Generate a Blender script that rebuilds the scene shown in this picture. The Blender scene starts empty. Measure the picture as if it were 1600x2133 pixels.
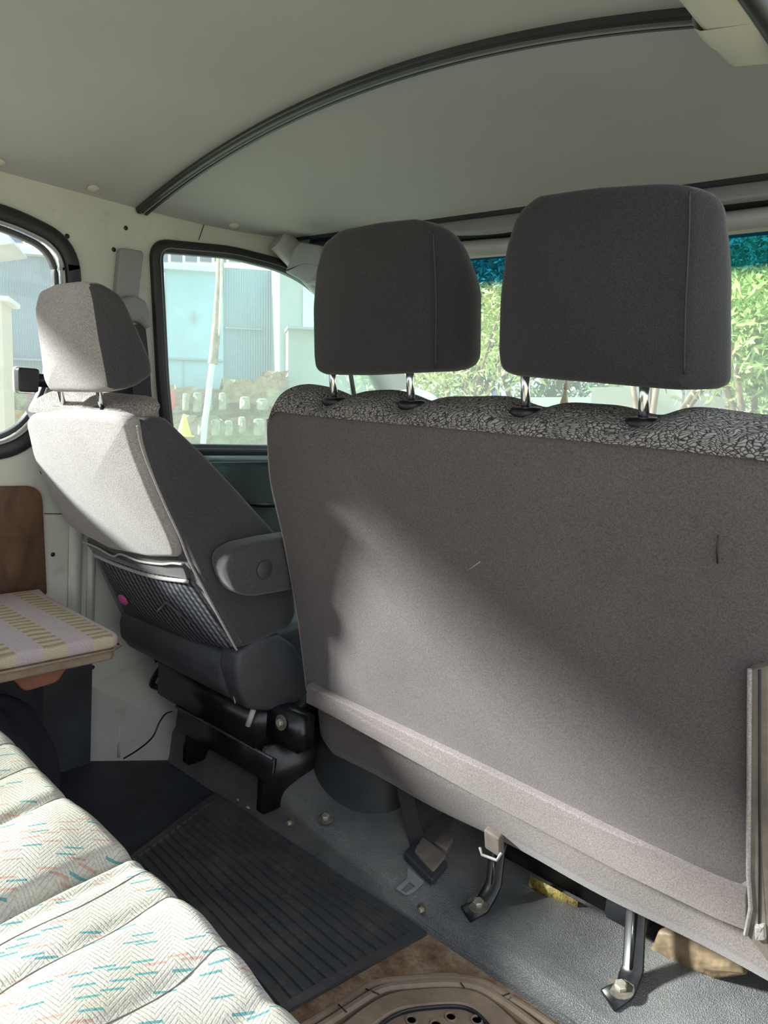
import bpy, bmesh, math, random
import numpy as np
from mathutils import Vector, Matrix
random.seed(7); RNG = np.random.RandomState(5)
sc = bpy.context.scene
COL = sc.collection
# ------------------------------------------------------------------ camera
FPX = 1551.92
RM = np.array([[0.7400, 0.1510, -0.6560], [0.6690, -0.0560, 0.7410], [0.0752, -0.9869, -0.1424]])
def _orth():
    cx, cy = 800, 1066.5
    L = np.array([-950 - cx, 710 - cy]); F = np.array([2200 - cx, 950 - cy]); f = math.sqrt(-L @ F)
    l = np.array([L[0], L[1], f]); l /= np.linalg.norm(l)
    w = np.array([F[0], F[1], f]); w /= np.linalg.norm(w)
    X = -l; Y = w - X * (X @ w); Y /= np.linalg.norm(Y)
    return f, np.array([X, Y, np.cross(X, Y)])
FPX, RM = _orth()
cam_d = bpy.data.cameras.new('camera'); cam = bpy.data.objects.new('camera', cam_d); COL.objects.link(cam)
cam_d.sensor_fit = 'HORIZONTAL'; cam_d.sensor_width = 36; cam_d.lens = 36 * FPX / 1600
cam_d.clip_start = 0.02; cam_d.clip_end = 400
m = Matrix.Identity(4)
for i in range(3):
    m[i][0] = RM[i][0]; m[i][1] = -RM[i][1]; m[i][2] = -RM[i][2]
cam.matrix_world = m
sc.camera = cam
# ------------------------------------------------------------------ world, sun, exposure
SUN_E, SKY_E, EXPO = 10.8, 1.05, 0.62
SUN_DIR = Vector((1.0, 0.88, -0.60)).normalized()
wd = bpy.data.worlds.new('sky'); sc.world = wd; wd.use_nodes = True
nt = wd.node_tree; bgn = nt.nodes['Background']
tc = nt.nodes.new('ShaderNodeTexCoord'); sp = nt.nodes.new('ShaderNodeSeparateXYZ'); cr = nt.nodes.new('ShaderNodeValToRGB')
nt.links.new(tc.outputs['Generated'], sp.inputs[0]); nt.links.new(sp.outputs['Z'], cr.inputs[0]); nt.links.new(cr.outputs[0], bgn.inputs[0])
cr.color_ramp.elements[0].position = 0.0; cr.color_ramp.elements[0].color = (0.93, 0.96, 1.0, 1)
cr.color_ramp.elements[1].position = 0.8; cr.color_ramp.elements[1].color = (0.72, 0.84, 1.0, 1)
bgn.inputs[1].default_value = SKY_E
sd = bpy.data.lights.new('sun', 'SUN'); so = bpy.data.objects.new('sun', sd); COL.objects.link(so)
sd.energy = SUN_E; sd.angle = math.radians(7.5); sd.color = (1.0, 0.955, 0.91)
so.rotation_euler = SUN_DIR.to_track_quat('-Z', 'Y').to_euler(); so.location = (-8, -8, 6)
sc.view_settings.view_transform = 'Standard'; sc.view_settings.look = 'None'
sc.view_settings.exposure = EXPO; sc.view_settings.gamma = 1; sc.view_settings.use_curve_mapping = False
sc.cycles.max_bounces = 10; sc.cycles.diffuse_bounces = 6; sc.cycles.transparent_max_bounces = 12
sc.cycles.sample_clamp_indirect = 6
# ------------------------------------------------------------------ pixel -> place helpers
def ray(px, py): return RM @ np.array([(px - 800) / FPX, (py - 1066.5) / FPX, 1.0])
def onx(px, py, x): r = ray(px, py); return Vector(r * (x / r[0]))
def ony(px, py, y): r = ray(px, py); return Vector(r * (y / r[1]))
def onz(px, py, z): r = ray(px, py); return Vector(r * (z / r[2]))
def onp(px, py, a, b): r = ray(px, py); return Vector(r * (a / (r[1] - b * r[2])))   # plane Y = a + b z
V = Vector
# ------------------------------------------------------------------ object helpers
def link(name, me, mat=None, parent=None, smooth=True):
    if mat is not None:
        me.materials.clear()
        for q in (mat if isinstance(mat, (list, tuple)) else [mat]): me.materials.append(q)
    if smooth:
        me.polygons.foreach_set('use_smooth', [True] * len(me.polygons))
    o = bpy.data.objects.new(name, me)
    vs = [v.co for v in me.vertices]
    if parent is None:
        lo = V((min(v.x for v in vs), min(v.y for v in vs), min(v.z for v in vs)))
        hi = V((max(v.x for v in vs), max(v.y for v in vs), max(v.z for v in vs)))
        org = V(((lo.x + hi.x) / 2, (lo.y + hi.y) / 2, lo.z))
        me.transform(Matrix.Translation(-org)); o.location = org
    else:
        me.transform(Matrix.Translation(-worldloc(parent)))
        o.parent = parent
    COL.objects.link(o)
    return o
def worldloc(o):
    p = V(o.location)
    while o.parent: o = o.parent; p += V(o.location)
    return p
def build(name, bm, mat, parent=None, smooth=True, auto=None, bevel=0):
    if bevel:
        ed = [e for e in bm.edges if len(e.link_faces) == 2 and e.calc_face_angle(0) > 0.5]
        bmesh.ops.bevel(bm, geom=ed, offset=bevel, segments=2, affect='EDGES', clamp_overlap=True)
    bmesh.ops.recalc_face_normals(bm, faces=bm.faces[:])
    me = bpy.data.meshes.new(name); bm.to_mesh(me); bm.free()
    o = link(name, me, mat, parent, smooth)
    if smooth and auto:
        set_sharp(me, auto)
    return o
def set_sharp(me, deg):
    b = bmesh.new(); b.from_mesh(me)
    for e in b.edges:
        e.smooth = not (len(e.link_faces) == 2 and e.calc_face_angle(0) > math.radians(deg))
    b.to_mesh(me); b.free()
def tag(o, label, cat, group=None):
    o['label'] = label; o['category'] = cat
    if group: o['group'] = group
    return o
def struct(o, label=None):
    o['kind'] = 'structure'
    if label: o['label'] = label
    return o
def thing(name, loc, label, cat, group=None):
    o = bpy.data.objects.new(name, None); COL.objects.link(o); o.location = loc; o.empty_display_size = 0.05
    return tag(o, label, cat, group)
def BM(): return bmesh.new()
def box(bm, c, s, rot=None):
    r = bmesh.ops.create_cube(bm, size=1)
    M = Matrix.Translation(V(c)) @ (rot.to_4x4() if rot else Matrix.Identity(4)) @ Matrix.Diagonal((s[0], s[1], s[2], 1))
    bmesh.ops.transform(bm, matrix=M, verts=r['verts']); return bm
def smooth_loop(pts, n=3, closed=True):
    P = [V(p) for p in pts]
    for _ in range(n):
        Q = []; N = len(P)
        rng = range(N) if closed else range(N - 1)
        if not closed: Q.append(P[0])
        for i in rng:
            a, b = P[i], P[(i + 1) % N]
            Q += [a * .75 + b * .25, a * .25 + b * .75]
        if not closed: Q.append(P[-1])
        P = Q
    return P
def catmull(pts, n=6):
    P = [V(p) for p in pts]; out = []
    for i in range(len(P) - 1):
        a = P[max(i - 1, 0)]; b = P[i]; c = P[i + 1]; d = P[min(i + 2, len(P) - 1)]
        for k in range(n):
            t = k / n
            out.append(0.5 * ((2 * b) + (c - a) * t + (2 * a - 5 * b + 4 * c - d) * t * t + (3 * b - a - 3 * c + d) * t ** 3))
    out.append(P[-1]); return out
def tube(bm, pts, r, seg=10, cap=True, up=None, flat=None):
    """round (or flat: (w,h)) bar swept along pts"""
    P = [V(p) for p in pts]; rings = []
    T0 = (P[1] - P[0]).normalized()
    N = (V(up) if up else (V((0, 0, 1)) if abs(T0.z) < .9 else V((1, 0, 0))))
    for i, p in enumerate(P):
        T = ((P[min(i + 1, len(P) - 1)] - P[max(i - 1, 0)])).normalized()
        if up: N = V(up)
        N = (N - T * N.dot(T)).normalized(); B = T.cross(N)
        ri = r[i] if isinstance(r, (list, tuple)) else r
        ring = []
        if flat:
            w, h = flat
            e = min(w, h) * .3
            cs = [(-w/2, -h/2+e), (-w/2+e, -h/2), (w/2-e, -h/2), (w/2, -h/2+e), (w/2, h/2-e), (w/2-e, h/2), (-w/2+e, h/2), (-w/2, h/2-e)]
        else:
            cs = [(ri * math.cos(2 * math.pi * k / seg), ri * math.sin(2 * math.pi * k / seg)) for k in range(seg)]
        for a, b in cs: ring.append(bm.verts.new(p + B * a + N * b))
        rings.append(ring)
    n = len(rings[0])
    for a, b in zip(rings, rings[1:]):
        for k in range(n): bm.faces.new((a[k], a[(k + 1) % n], b[(k + 1) % n], b[k]))
    if cap: bm.faces.new(rings[0][::-1]); bm.faces.new(rings[-1])
    return bm
def loop_tube(bm, pts, w, h, nrm):
    """closed flat band along a planar loop (window seals)"""
    P = [V(p) for p in pts]; N = V(nrm).normalized(); n = len(P); rings = []
    for i in range(n):
        T = (P[(i + 1) % n] - P[i - 1]).normalized(); B = T.cross(N).normalized()
        e = h * .35
        rings.append([bm.verts.new(P[i] + B * a + N * b) for a, b in
                      ((-w/2, 0), (-w/2, h-e), (-w/2+e, h), (w/2-e, h), (w/2, h-e), (w/2, 0), (w/2, -h), (-w/2, -h))])
    for i in range(n):
        a, b = rings[i], rings[(i + 1) % n]
        for k in range(8): bm.faces.new((a[k], a[(k + 1) % 8], b[(k + 1) % 8], b[k]))
    return bm
def puff(bm, pts, O, U, W, N, thick, r=0.01, bulge0=0.0, bulge1=0.0, seg=5, out=0.0, taper=None, inner=4):
    """cushion: closed 2D outline (u,w) on the plane O+uU+wW, thick along N, rounded rims of radius r,
    faces bulging outwards by bulge0 / bulge1; out = how far mid thickness swells; taper(u,w,d) moves points"""
    O, U, W, N = V(O), V(U), V(W), V(N); n = len(pts)
    P = [V((p[0], p[1])) for p in pts]
    area = sum(P[i].x * P[(i + 1) % n].y - P[(i + 1) % n].x * P[i].y for i in range(n))
    sgn = 1 if area > 0 else -1
    nr = []
    for i in range(n):
        T = (P[(i + 1) % n] - P[i - 1]); T.normalize()
        nr.append(V((T.y, -T.x)) * sgn)
    C = sum(P, V((0, 0))) / n
    def ring(inset, d, k=1.0):
        vs = []
        for i in range(n):
            q = P[i] - nr[i] * inset
            q = C + (q - C) * k
            p = O + U * q.x + W * q.y + N * d
            if taper: p = taper(p, q.x, q.y, d)
            vs.append(bm.verts.new(p))
        return vs
    R = []
    for j in range(inner):
        k = (j + 0.4) / (inner - 0 + .4)
        R.append(ring(r, -bulge0 * (1 - k * k), k))
    for j in range(seg + 1):
        a = math.pi / 2 * j / seg
        R.append(ring(r * (1 - math.sin(a)), r * (1 - math.cos(a))))
    if out:
        for j in range(1, 5):
            t = j / 5; R.append(ring(-out * math.sin(math.pi * t), r + (thick - 2 * r) * t))
    for j in range(seg, -1, -1):
        a = math.pi / 2 * j / seg
        R.append(ring(r * (1 - math.sin(a)), thick - r * (1 - math.cos(a))))
    for j in range(inner - 1, -1, -1):
        k = (j + 0.4) / (inner - 0 + .4)
        R.append(ring(r, thick + bulge1 * (1 - k * k), k))
    for a, b in zip(R, R[1:]):
        for i in range(n): bm.faces.new((a[i], a[(i + 1) % n], b[(i + 1) % n], b[i]))
    bm.faces.new(R[0][::-1]); bm.faces.new(R[-1])
    return bm
def lathe(bm, c, axis, prof, seg=20):
    axis = V(axis).normalized(); a = axis.orthogonal().normalized(); b = axis.cross(a); rings = []
    for rr, h in prof:
        rings.append([bm.verts.new(V(c) + axis * h + (a * math.cos(2*math.pi*k/seg) + b * math.sin(2*math.pi*k/seg)) * rr) for k in range(seg)])
    for p, q in zip(rings, rings[1:]):
        for k in range(seg): bm.faces.new((p[k], p[(k+1) % seg], q[(k+1) % seg], q[k]))
    bm.faces.new(rings[0][::-1]); bm.faces.new(rings[-1]); return bm
def grid(bm, f, nu, nv):
    vs = [[bm.verts.new(f(i / nu, j / nv)) for j in range(nv + 1)] for i in range(nu + 1)]
    for i in range(nu):
        for j in range(nv): bm.faces.new((vs[i][j], vs[i+1][j], vs[i+1][j+1], vs[i][j+1]))
    return vs
def holed(name, outer, holes, thick, mapf):
    """flat sheet with holes: 2D loops filled, given thickness, then mapped to the place"""
    cu = bpy.data.curves.new(name, 'CURVE'); cu.dimensions = '2D'; cu.fill_mode = 'BOTH'; cu.extrude = thick / 2
    for lp in [outer] + holes:
        s = cu.splines.new('POLY'); s.points.add(len(lp) - 1); s.use_cyclic_u = True
        for p, q in zip(s.points, lp): p.co = (q[0], q[1], 0, 1)
    o = bpy.data.objects.new(name, cu); COL.objects.link(o)
    dg = bpy.context.evaluated_depsgraph_get(); dg.update()
    me = bpy.data.meshes.new_from_object(o.evaluated_get(dg))
    bpy.data.objects.remove(o); bpy.data.curves.remove(cu)
    for v in me.vertices: v.co = mapf(v.co)
    return me
UPR = V(-(RM @ np.array([(520 - 800) / FPX, (18000 - 1066.5) / FPX, 1.0]))).normalized()     # true vertical of the yard, the van leans a little
def frame(px, py):
    n = V(ray(px, py)); n = (n - UPR * n.dot(UPR)).normalized(); u = n.cross(UPR).normalized()
    return n, u
N1, U1 = frame(420, 760); N2, U2 = frame(1300, 800)
# ------------------------------------------------------------------ materials
class NT:
    def __init__(s, name):
        s.m = bpy.data.materials.new(name); s.m.use_nodes = True; s.t = s.m.node_tree; s.b = s.t.nodes['Principled BSDF']
        s.out = s.t.nodes['Material Output']
    def n(s, kind, **kw):
        x = s.t.nodes.new('ShaderNode' + kind)
        for k, v in kw.items():
            if k.startswith('i_'): x.inputs[k[2:].replace('_', ' ')].default_value = v
            else: setattr(x, k, v)
        return x
    def l(s, a, b): s.t.links.new(a, b)
    def coord(s, scale=(1, 1, 1), rot=(0, 0, 0)):
        c = s.n('TexCoord'); mp = s.n('Mapping'); mp.inputs['Scale'].default_value = scale; mp.inputs['Rotation'].default_value = rot
        s.l(c.outputs['Object'], mp.inputs[0]); return mp.outputs[0]
    def noise(s, co, sc, det=3, rough=.55, dist=0):
        x = s.n('TexNoise'); x.inputs['Scale'].default_value = sc; x.inputs['Detail'].default_value = det
        x.inputs['Roughness'].default_value = rough; x.inputs['Distortion'].default_value = dist
        s.l(co, x.inputs['Vector']); return x.outputs[0]
    def ramp(s, fac, *st):
        x = s.n('ValToRGB'); e = x.color_ramp.elements
        while len(e) < len(st): e.new(.5)
        for q, (p, c) in zip(e, st):
            q.position = p; q.color = (c[0], c[1], c[2], 1) if hasattr(c, '__len__') else (c, c, c, 1)
        s.l(fac, x.inputs[0]); return x.outputs[0]
    def mix(s, fac, a, b, blend='MIX'):
        x = s.n('MixRGB', blend_type=blend)
        for k, v in ((0, fac), (1, a), (2, b)):
            if hasattr(v, 'default_value') or hasattr(v, 'is_output'): s.l(v, x.inputs[k])
            elif k == 0: x.inputs[0].default_value = v
            else: x.inputs[k].default_value = (v[0], v[1], v[2], 1)
        return x.outputs[0]
    def math(s, op, a, b=0.0, c=None):
        x = s.n('Math', operation=op)
        for k, v in enumerate((a, b) if c is None else (a, b, c)):
            if hasattr(v, 'is_output'): s.l(v, x.inputs[k])
            else: x.inputs[k].default_value = v
        return x.outputs[0]
    def bump(s, h, strength, dist, prev=None):
        x = s.n('Bump'); x.inputs['Strength'].default_value = strength; x.inputs['Distance'].default_value = dist
        s.l(h, x.inputs['Height'])
        if prev: s.l(prev, x.inputs['Normal'])
        s.l(x.outputs[0], s.b.inputs['Normal']); return x.outputs[0]
    def set(s, col=None, rough=.5, metal=0, spec=None, sheen=0):
        if col is not None:
            if hasattr(col, 'is_output'): s.l(col, s.b.inputs['Base Color'])
            else: s.b.inputs['Base Color'].default_value = (col[0], col[1], col[2], 1)
        s.b.inputs['Roughness'].default_value = rough; s.b.inputs['Metallic'].default_value = metal
        if spec is not None: s.b.inputs['Specular IOR Level'].default_value = spec
        if sheen: s.b.inputs['Sheen Weight'].default_value = sheen; s.b.inputs['Sheen Roughness'].default_value = .5
        return s.m
def plain(name, col, rough=.5, metal=0, spec=None, var=.12, vs=18, bump=0, bs=300, bd=.0008):
    m = NT(name); co = m.coord()
    n = m.noise(co, vs)
    c = m.ramp(n, (.3, [x * (1 - var) for x in col]), (.7, [min(1, x * (1 + var)) for x in col]))
    if bump: m.bump(m.noise(co, bs, 2), bump, bd)
    return m.set(c, rough, metal, spec)
def felt(name, col, scale=420, var=.10, b=.5, bd=.0012):
    m = NT(name); co = m.coord()
    big = m.noise(co, 5, 3); fine = m.noise(co, scale, 2, .7)
    c1 = m.ramp(big, (.3, [x * (1 - var) for x in col]), (.7, [x * (1 + var) for x in col]))
    c2 = m.ramp(fine, (.35, (.72, .72, .72)), (.65, (1.2, 1.2, 1.2)))
    c = m.mix(1.0, c1, c2, 'MULTIPLY'); m.bump(fine, b, bd)
    return m.set(c, .95, 0, .15, .25)
M = {}
M['felt'] = felt('grey_felt', (.128, .108, .111))
M['felt_dark'] = felt('dark_grey_felt', (.075, .069, .072))
M['felt_head_shaded'] = felt('headrest_felt_shaded', (.036, .034, .037), 500)  # darker than the backrest felt: weaker light on the headrests put into the colour
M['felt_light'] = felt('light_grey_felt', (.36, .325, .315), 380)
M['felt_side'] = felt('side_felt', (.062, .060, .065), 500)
M['band'] = felt('band_felt', (.215, .178, .173), 420)
M['cushion'] = felt('cushion_felt_shaded', (.168, .142, .138), 420)  # darker copy of the band felt, shade below the backrest painted in
M['vinyl'] = plain('black_vinyl', (.06, .062, .070), .5, bump=.3, bs=250)
M['black_plastic'] = plain('black_plastic', (.012, .012, .014), .38)
M['dark_plastic'] = plain('dark_grey_plastic', (.050, .054, .060), .5, bump=.2, bs=500)
M['grey_plastic'] = plain('grey_plastic', (.27, .27, .275), .5, var=.05)
M['light_plastic'] = plain('light_grey_plastic', (.45, .44, .43), .5, var=.05)
M['rubber'] = plain('rubber', (.017, .018, .021), .42)
M['chrome'] = plain('chrome', (.75, .76, .78), .16, 1, var=.03)
M['steel'] = plain('worn_steel', (.50, .46, .38), .5, .5, var=.3, vs=90)
M['old_zinc'] = plain('old_zinc', (.20, .18, .15), .6, .3, var=.4, vs=90)
M['black_metal'] = plain('black_painted_metal', (.012, .012, .013), .3, 0, .6, var=.4, vs=40)
M['belt'] = plain('belt_webbing', (.035, .034, .038), .7, bump=.4, bs=700)
M['dirt_cloth'] = plain('dusty_plastic', (.20, .17, .145), .7, var=.25, vs=30)
M['rib'] = plain('rib_plastic', (.03, .030, .033), .30, 0, .6, var=.15)
# headliner
m = NT('headliner_vinyl'); co = m.coord()
c = m.ramp(m.noise(co, 3.2, 3), (.3, (.46, .448, .445)), (.7, (.50, .485, .48)))
m.bump(m.noise(co, 600, 2), .25, .0006); M['headliner'] = m.set(c, .75, 0, .25)
# cream body paint with specks and grime
m = NT('cream_paint'); co = m.coord()
c = m.ramp(m.noise(co, 5, 4), (.3, (.53, .53, .475)), (.7, (.63, .625, .575)))
grime = m.ramp(m.noise(co, 14, 6, .7), (.56, 0), (.72, 1))
c = m.mix(m.math('MULTIPLY', grime, .35), c, (.28, .24, .17))
vo = m.n('TexVoronoi'); vo.inputs['Scale'].default_value = 22; m.l(co, vo.inputs['Vector'])
spk = m.math('LESS_THAN', vo.outputs['Distance'], .055)
sel = m.math('GREATER_THAN', m.noise(co, 9, 1), .60)
c = m.mix(m.math('MULTIPLY', spk, sel), c, (.03, .025, .02))
M['cream'] = m.set(c, .42, 0, .45)
M['cream_clean'] = plain('cream_trim', (.62, .58, .50), .45, var=.05, vs=6)
# front floor covering, grained vinyl
m = NT('grained_vinyl'); co = m.coord()
vo = m.n('TexVoronoi'); vo.inputs['Scale'].default_value = 460; m.l(co, vo.inputs['Vector'])
big = m.noise(co, 7, 4)
c = m.ramp(big, (.3, (.125, .128, .135)), (.72, (.235, .23, .228)))
c = m.mix(m.ramp(m.noise(co, 3, 5, .7), (.55, 0), (.75, .55)), c, (.17, .15, .125))
c = m.mix(1, c, m.ramp(vo.outputs['Distance'], (.1, .65), (.6, 1.15)), 'MULTIPLY'); m.bump(vo.outputs['Distance'], .8, .0014); M['carpet'] = m.set(c, .38, 0, .6)
# rubber mat
m = NT('ribbed_mat'); co = m.coord()
dirt = m.ramp(m.noise(co, 9, 6, .75), (.47, 0), (.8, .55)); dirt2 = m.ramp(m.noise(co, 70, 4, .7), (.56, 0), (.68, .8))
c = m.mix(dirt, (.060, .062, .068), (.20, .18, .15)); c = m.mix(m.math('MULTIPLY', dirt2, .5), c, (.17, .14, .09))
m.bump(m.noise(co, 240, 3), .4, .001); M['mat'] = m.set(c, .55)
M['floor'] = plain('dark_floor', (.040, .044, .054), .6, var=.35, vs=9, bump=.3, bs=120)
# rusty bare floor / dirty brown metal
m = NT('rusty_metal'); co = m.coord()
c = m.ramp(m.noise(co, 24, 6, .75), (.3, (.12, .07, .04)), (.5, (.27, .165, .10)), (.62, (.38, .29, .20)), (.8, (.24, .19, .14)))
m.bump(m.noise(co, 80, 4), .6, .002); M['rust'] = m.set(c, .8)
m = NT('worn_brown_rubber'); co = m.coord()
c = m.ramp(m.noise(co, 11, 6, .7), (.3, (.17, .125, .085)), (.55, (.30, .225, .16)), (.8, (.42, .31, .21)))
m.bump(m.noise(co, 150, 4), .35, .001); M['scuff'] = m.set(c, .6)
M['duct'] = plain('dirty_duct', (.17, .12, .07), .55, var=.65, vs=22, bump=.8, bs=30, bd=.01)
# wood panel
m = NT('brown_board'); co = m.coord((1, 1, .5))
c = m.ramp(m.noise(co, 12, 6, .7, 1.5), (.3, (.045, .022, .012)), (.55, (.105, .052, .028)), (.8, (.17, .095, .05)))
m.bump(m.noise(co, 60, 3), .3, .001); M['wood'] = m.set(c, .5)
# bag
M['bag'] = plain('bag_cloth', (.018, .020, .028), .8, var=.3, bump=.6, bs=60, bd=.004)
# jump seat cloth: lilac with beige woven stripes running across
m = NT('striped_cloth'); co = m.coord()
s_ = m.n('SeparateXYZ'); m.l(co, s_.inputs[0])
w = m.math('PINGPONG', m.math('ADD', s_.outputs[1], .03), .0475)
band = m.ramp(m.math('MULTIPLY', w, 20), (.50, 0), (.53, 1))
st = m.n('TexWave'); st.inputs['Scale'].default_value = 14; st.inputs['Distortion'].default_value = 3; m.l(co, st.inputs['Vector'])
beige = m.ramp(st.outputs[1], (.2, (.36, .29, .19)), (.6, (.55, .47, .34)))
c = m.mix(band, (.52, .44, .45), beige); fine = m.noise(co, 500, 2, .7)
c = m.mix(1, c, m.ramp(fine, (.3, .75), (.7, 1.15)), 'MULTIPLY'); m.bump(fine, .5, .001); M['stripe'] = m.set(c, .95, 0, .1)
# knitted braid top of the bench
def braid(name, a, b, sc1):
    m = NT(name); co = m.coord((1, 1, 1), (0, 0, 0))
    nz = m.noise(co, 22, 2); ad = m.n('VectorMath', operation='MULTIPLY_ADD')
    cc = m.n('CombineXYZ'); m.l(nz, cc.inputs[0]); m.l(nz, cc.inputs[1]); m.l(nz, cc.inputs[2])
    m.l(cc.outputs[0], ad.inputs[0]); ad.inputs[1].default_value = (.05, .05, .05); m.l(co, ad.inputs[2])
    mp = m.n('Mapping'); mp.inputs['Rotation'].default_value = (math.radians(20), 0, math.radians(38)); mp.inputs['Scale'].default_value = (sc1, sc1 * 2.9, sc1 * 2.9)
    m.l(ad.outputs[0], mp.inputs[0])
    vo = m.n('TexVoronoi', feature='DISTANCE_TO_EDGE'); vo.inputs['Scale'].default_value = 1; vo.inputs['Randomness'].default_value = .55
    m.l(mp.outputs[0], vo.inputs['Vector'])
    c = m.ramp(vo.outputs['Distance'], (.02, a), (.20, b)); m.bump(vo.outputs['Distance'], .9, .003)
    return m.set(c, .95, 0, .1)
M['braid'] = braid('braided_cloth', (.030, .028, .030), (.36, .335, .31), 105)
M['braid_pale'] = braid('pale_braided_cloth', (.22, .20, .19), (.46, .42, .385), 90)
# mesh pocket net
m = NT('pocket_net'); co = m.coord((1, 1, 1), (0, 0, 0))
w1 = m.n('TexWave', bands_direction='DIAGONAL'); w1.inputs['Scale'].default_value = 30; w1.inputs['Distortion'].default_value = .6; m.l(co, w1.inputs['Vector'])
w2 = m.n('TexWave', bands_direction='Z'); w2.inputs['Scale'].default_value = 26; m.l(co, w2.inputs['Vector'])
h = m.math('MULTIPLY', w1.outputs[1], m.math('ADD', m.math('MULTIPLY', w2.outputs[1], .5), .5))
c = m.ramp(h, (.15, (.012, .013, .018)), (.6, (.13, .13, .15))); m.bump(h, .6, .002); M['net'] = m.set(c, .7)
# rear bench cloth: cream weave with zigzag lines and teal / rust dashes
m = NT('patterned_bench_cloth'); tcn = m.n('TexCoord')
mp = m.n('Mapping'); mp.inputs['Rotation'].default_value = (0, 0, math.radians(-61)); m.l(tcn.outputs['Object'], mp.inputs[0])
s_ = m.n('SeparateXYZ'); m.l(mp.outputs[0], s_.inputs[0]); A, B = s_.outputs[0], s_.outputs[1]
LN, RW = .034, .0052
row = m.math('FLOOR', m.math('DIVIDE', B, RW)); shift = m.math('MULTIPLY', m.math('FRACT', m.math('MULTIPLY', row, .37)), LN)
a2 = m.math('DIVIDE', m.math('ADD', A, shift), LN); cell = m.math('FLOOR', a2); fa = m.math('FRACT', a2); fb = m.math('FRACT', m.math('DIVIDE', B, RW))
cv = m.n('CombineXYZ'); m.l(cell, cv.inputs[0]); m.l(row, cv.inputs[1]); wn = m.n('TexWhiteNoise'); m.l(cv.outputs[0], wn.inputs['Vector'])
rnd = wn.outputs['Value']
ins = m.math('MULTIPLY', m.math('LESS_THAN', fa, .62), m.math('MULTIPLY', m.math('GREATER_THAN', fb, .2), m.math('LESS_THAN', fb, .75)))
teal = m.math('MULTIPLY', ins, m.math('GREATER_THAN', rnd, .87)); red = m.math('MULTIPLY', ins, m.math('LESS_THAN', rnd, .09))
co = m.coord(); fine = m.noise(co, 420, 2, .7)
zz = m.math('ADD', m.math('MULTIPLY', m.math('PINGPONG', A, .02), 1.3), m.math('MULTIPLY', B, 1.0))
zl = m.math('PINGPONG', zz, .0035); zl = m.ramp(m.math('MULTIPLY', zl, 280), (.12, 0), (.4, 1))
base = m.ramp(m.noise(co, 9, 3), (.35, (.46, .43, .355)), (.65, (.60, .57, .50)))
c = m.mix(m.math('MULTIPLY', m.math('SUBTRACT', 1.0, zl), .42), base, (.30, .29, .24))
c = m.mix(m.math('MULTIPLY', teal, .85), c, (.06, .27, .28)); c = m.mix(m.math('MULTIPLY', red, .6), c, (.48, .20, .15))
c = m.mix(1, c, m.ramp(fine, (.3, .78), (.7, 1.12)), 'MULTIPLY'); p = m.bump(fine, .55, .0012); m.bump(zl, .35, .001, p)
M['bench_cloth'] = m.set(c, .95, 0, .1)
M['seamline'] = plain('dark_seam', (.16, .15, .13), .9)
# glass
def glass(name, tint, band=None, dust=.04, dustcol=(.8, .85, .8)):
    m = NT(name); t = m.t; t.nodes.remove(m.b)
    tr = m.n('BsdfTransparent'); gl = m.n('BsdfGlossy'); gl.inputs['Roughness'].default_value = .03
    lw = m.n('LayerWeight'); lw.inputs[0].default_value = .5
    frv = m.math('ADD', m.math('MULTIPLY', m.math('POWER', lw.outputs['Facing'], 4.0), .5), .025)
    if band:
        g = m.n('NewGeometry'); s_ = m.n('SeparateXYZ'); m.l(g.outputs['Position'], s_.inputs[0])
        nz = m.noise(g.outputs['Position'], 7, 3)
        hh = m.math('ADD', s_.outputs[2], m.math('MULTIPLY', m.math('SUBTRACT', nz, .5), .012))
        f = m.ramp(m.math('MULTIPLY', m.math('SUBTRACT', hh, band[0] - .012), 1 / .024), (0, 0), (1, 1))
        m.l(m.mix(f, tint, band[1]), tr.inputs[0])
    else: tr.inputs[0].default_value = (*tint, 1)
    mx = m.n('MixShader'); m.l(frv, mx.inputs[0]); m.l(tr.outputs[0], mx.inputs[1]); m.l(gl.outputs[0], mx.inputs[2])
    df = m.n('BsdfTranslucent'); df.inputs[0].default_value = (*dustcol, 1)
    if band: m.l(m.mix(f, dustcol, (.012, .12, .19)), df.inputs[0])
    m2 = m.n('MixShader'); m2.inputs[0].default_value = dust; m.l(mx.outputs[0], m2.inputs[1]); m.l(df.outputs[0], m2.inputs[2])
    m.l(m2.outputs[0], m.out.inputs[0]); return m.m
M['glass'] = glass('side_glass', (.90, .95, .95), dust=.03)
M['glass_front'] = glass('green_side_glass', (.80, .94, .92), dust=.05)
M['windshield'] = glass('windshield_glass', (.84, .95, .86), (.328, (.012, .13, .40)), dust=.30)
# outdoors
def corr(name, col, scale=22, axis='X', b=1.0):
    m = NT(name); co = m.coord(); w = m.n('TexWave', bands_direction=axis); w.inputs['Scale'].default_value = scale
    dt = m.n('VectorMath', operation='DOT_PRODUCT'); m.l(co, dt.inputs[0]); dt.inputs[1].default_value = U1; cx_ = m.n('CombineXYZ'); m.l(dt.outputs['Value'], cx_.inputs[0])
    m.l(cx_.outputs[0], w.inputs['Vector']); n = m.noise(co, .6, 5, .7)
    c = m.ramp(n, (.3, [x * .86 for x in col]), (.7, [x * 1.1 for x in col]))
    c = m.mix(m.math('MULTIPLY', m.ramp(m.noise(co, 2.2, 6, .8), (.6, 0), (.75, 1)), .25), c, (.45, .40, .36))
    m.bump(w.outputs[1], b, .05); return m.set(c, .6)
M['blue_corr'] = corr('blue_corrugated_sheet', (.41, .57, .66), 5.5)
M['blue_flat'] = corr('blue_flat_sheet', (.38, .57, .65), .4, b=.15)
M['grey_wall'] = plain('grey_render', (.40, .46, .44), .8, var=.12, vs=.8)
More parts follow.
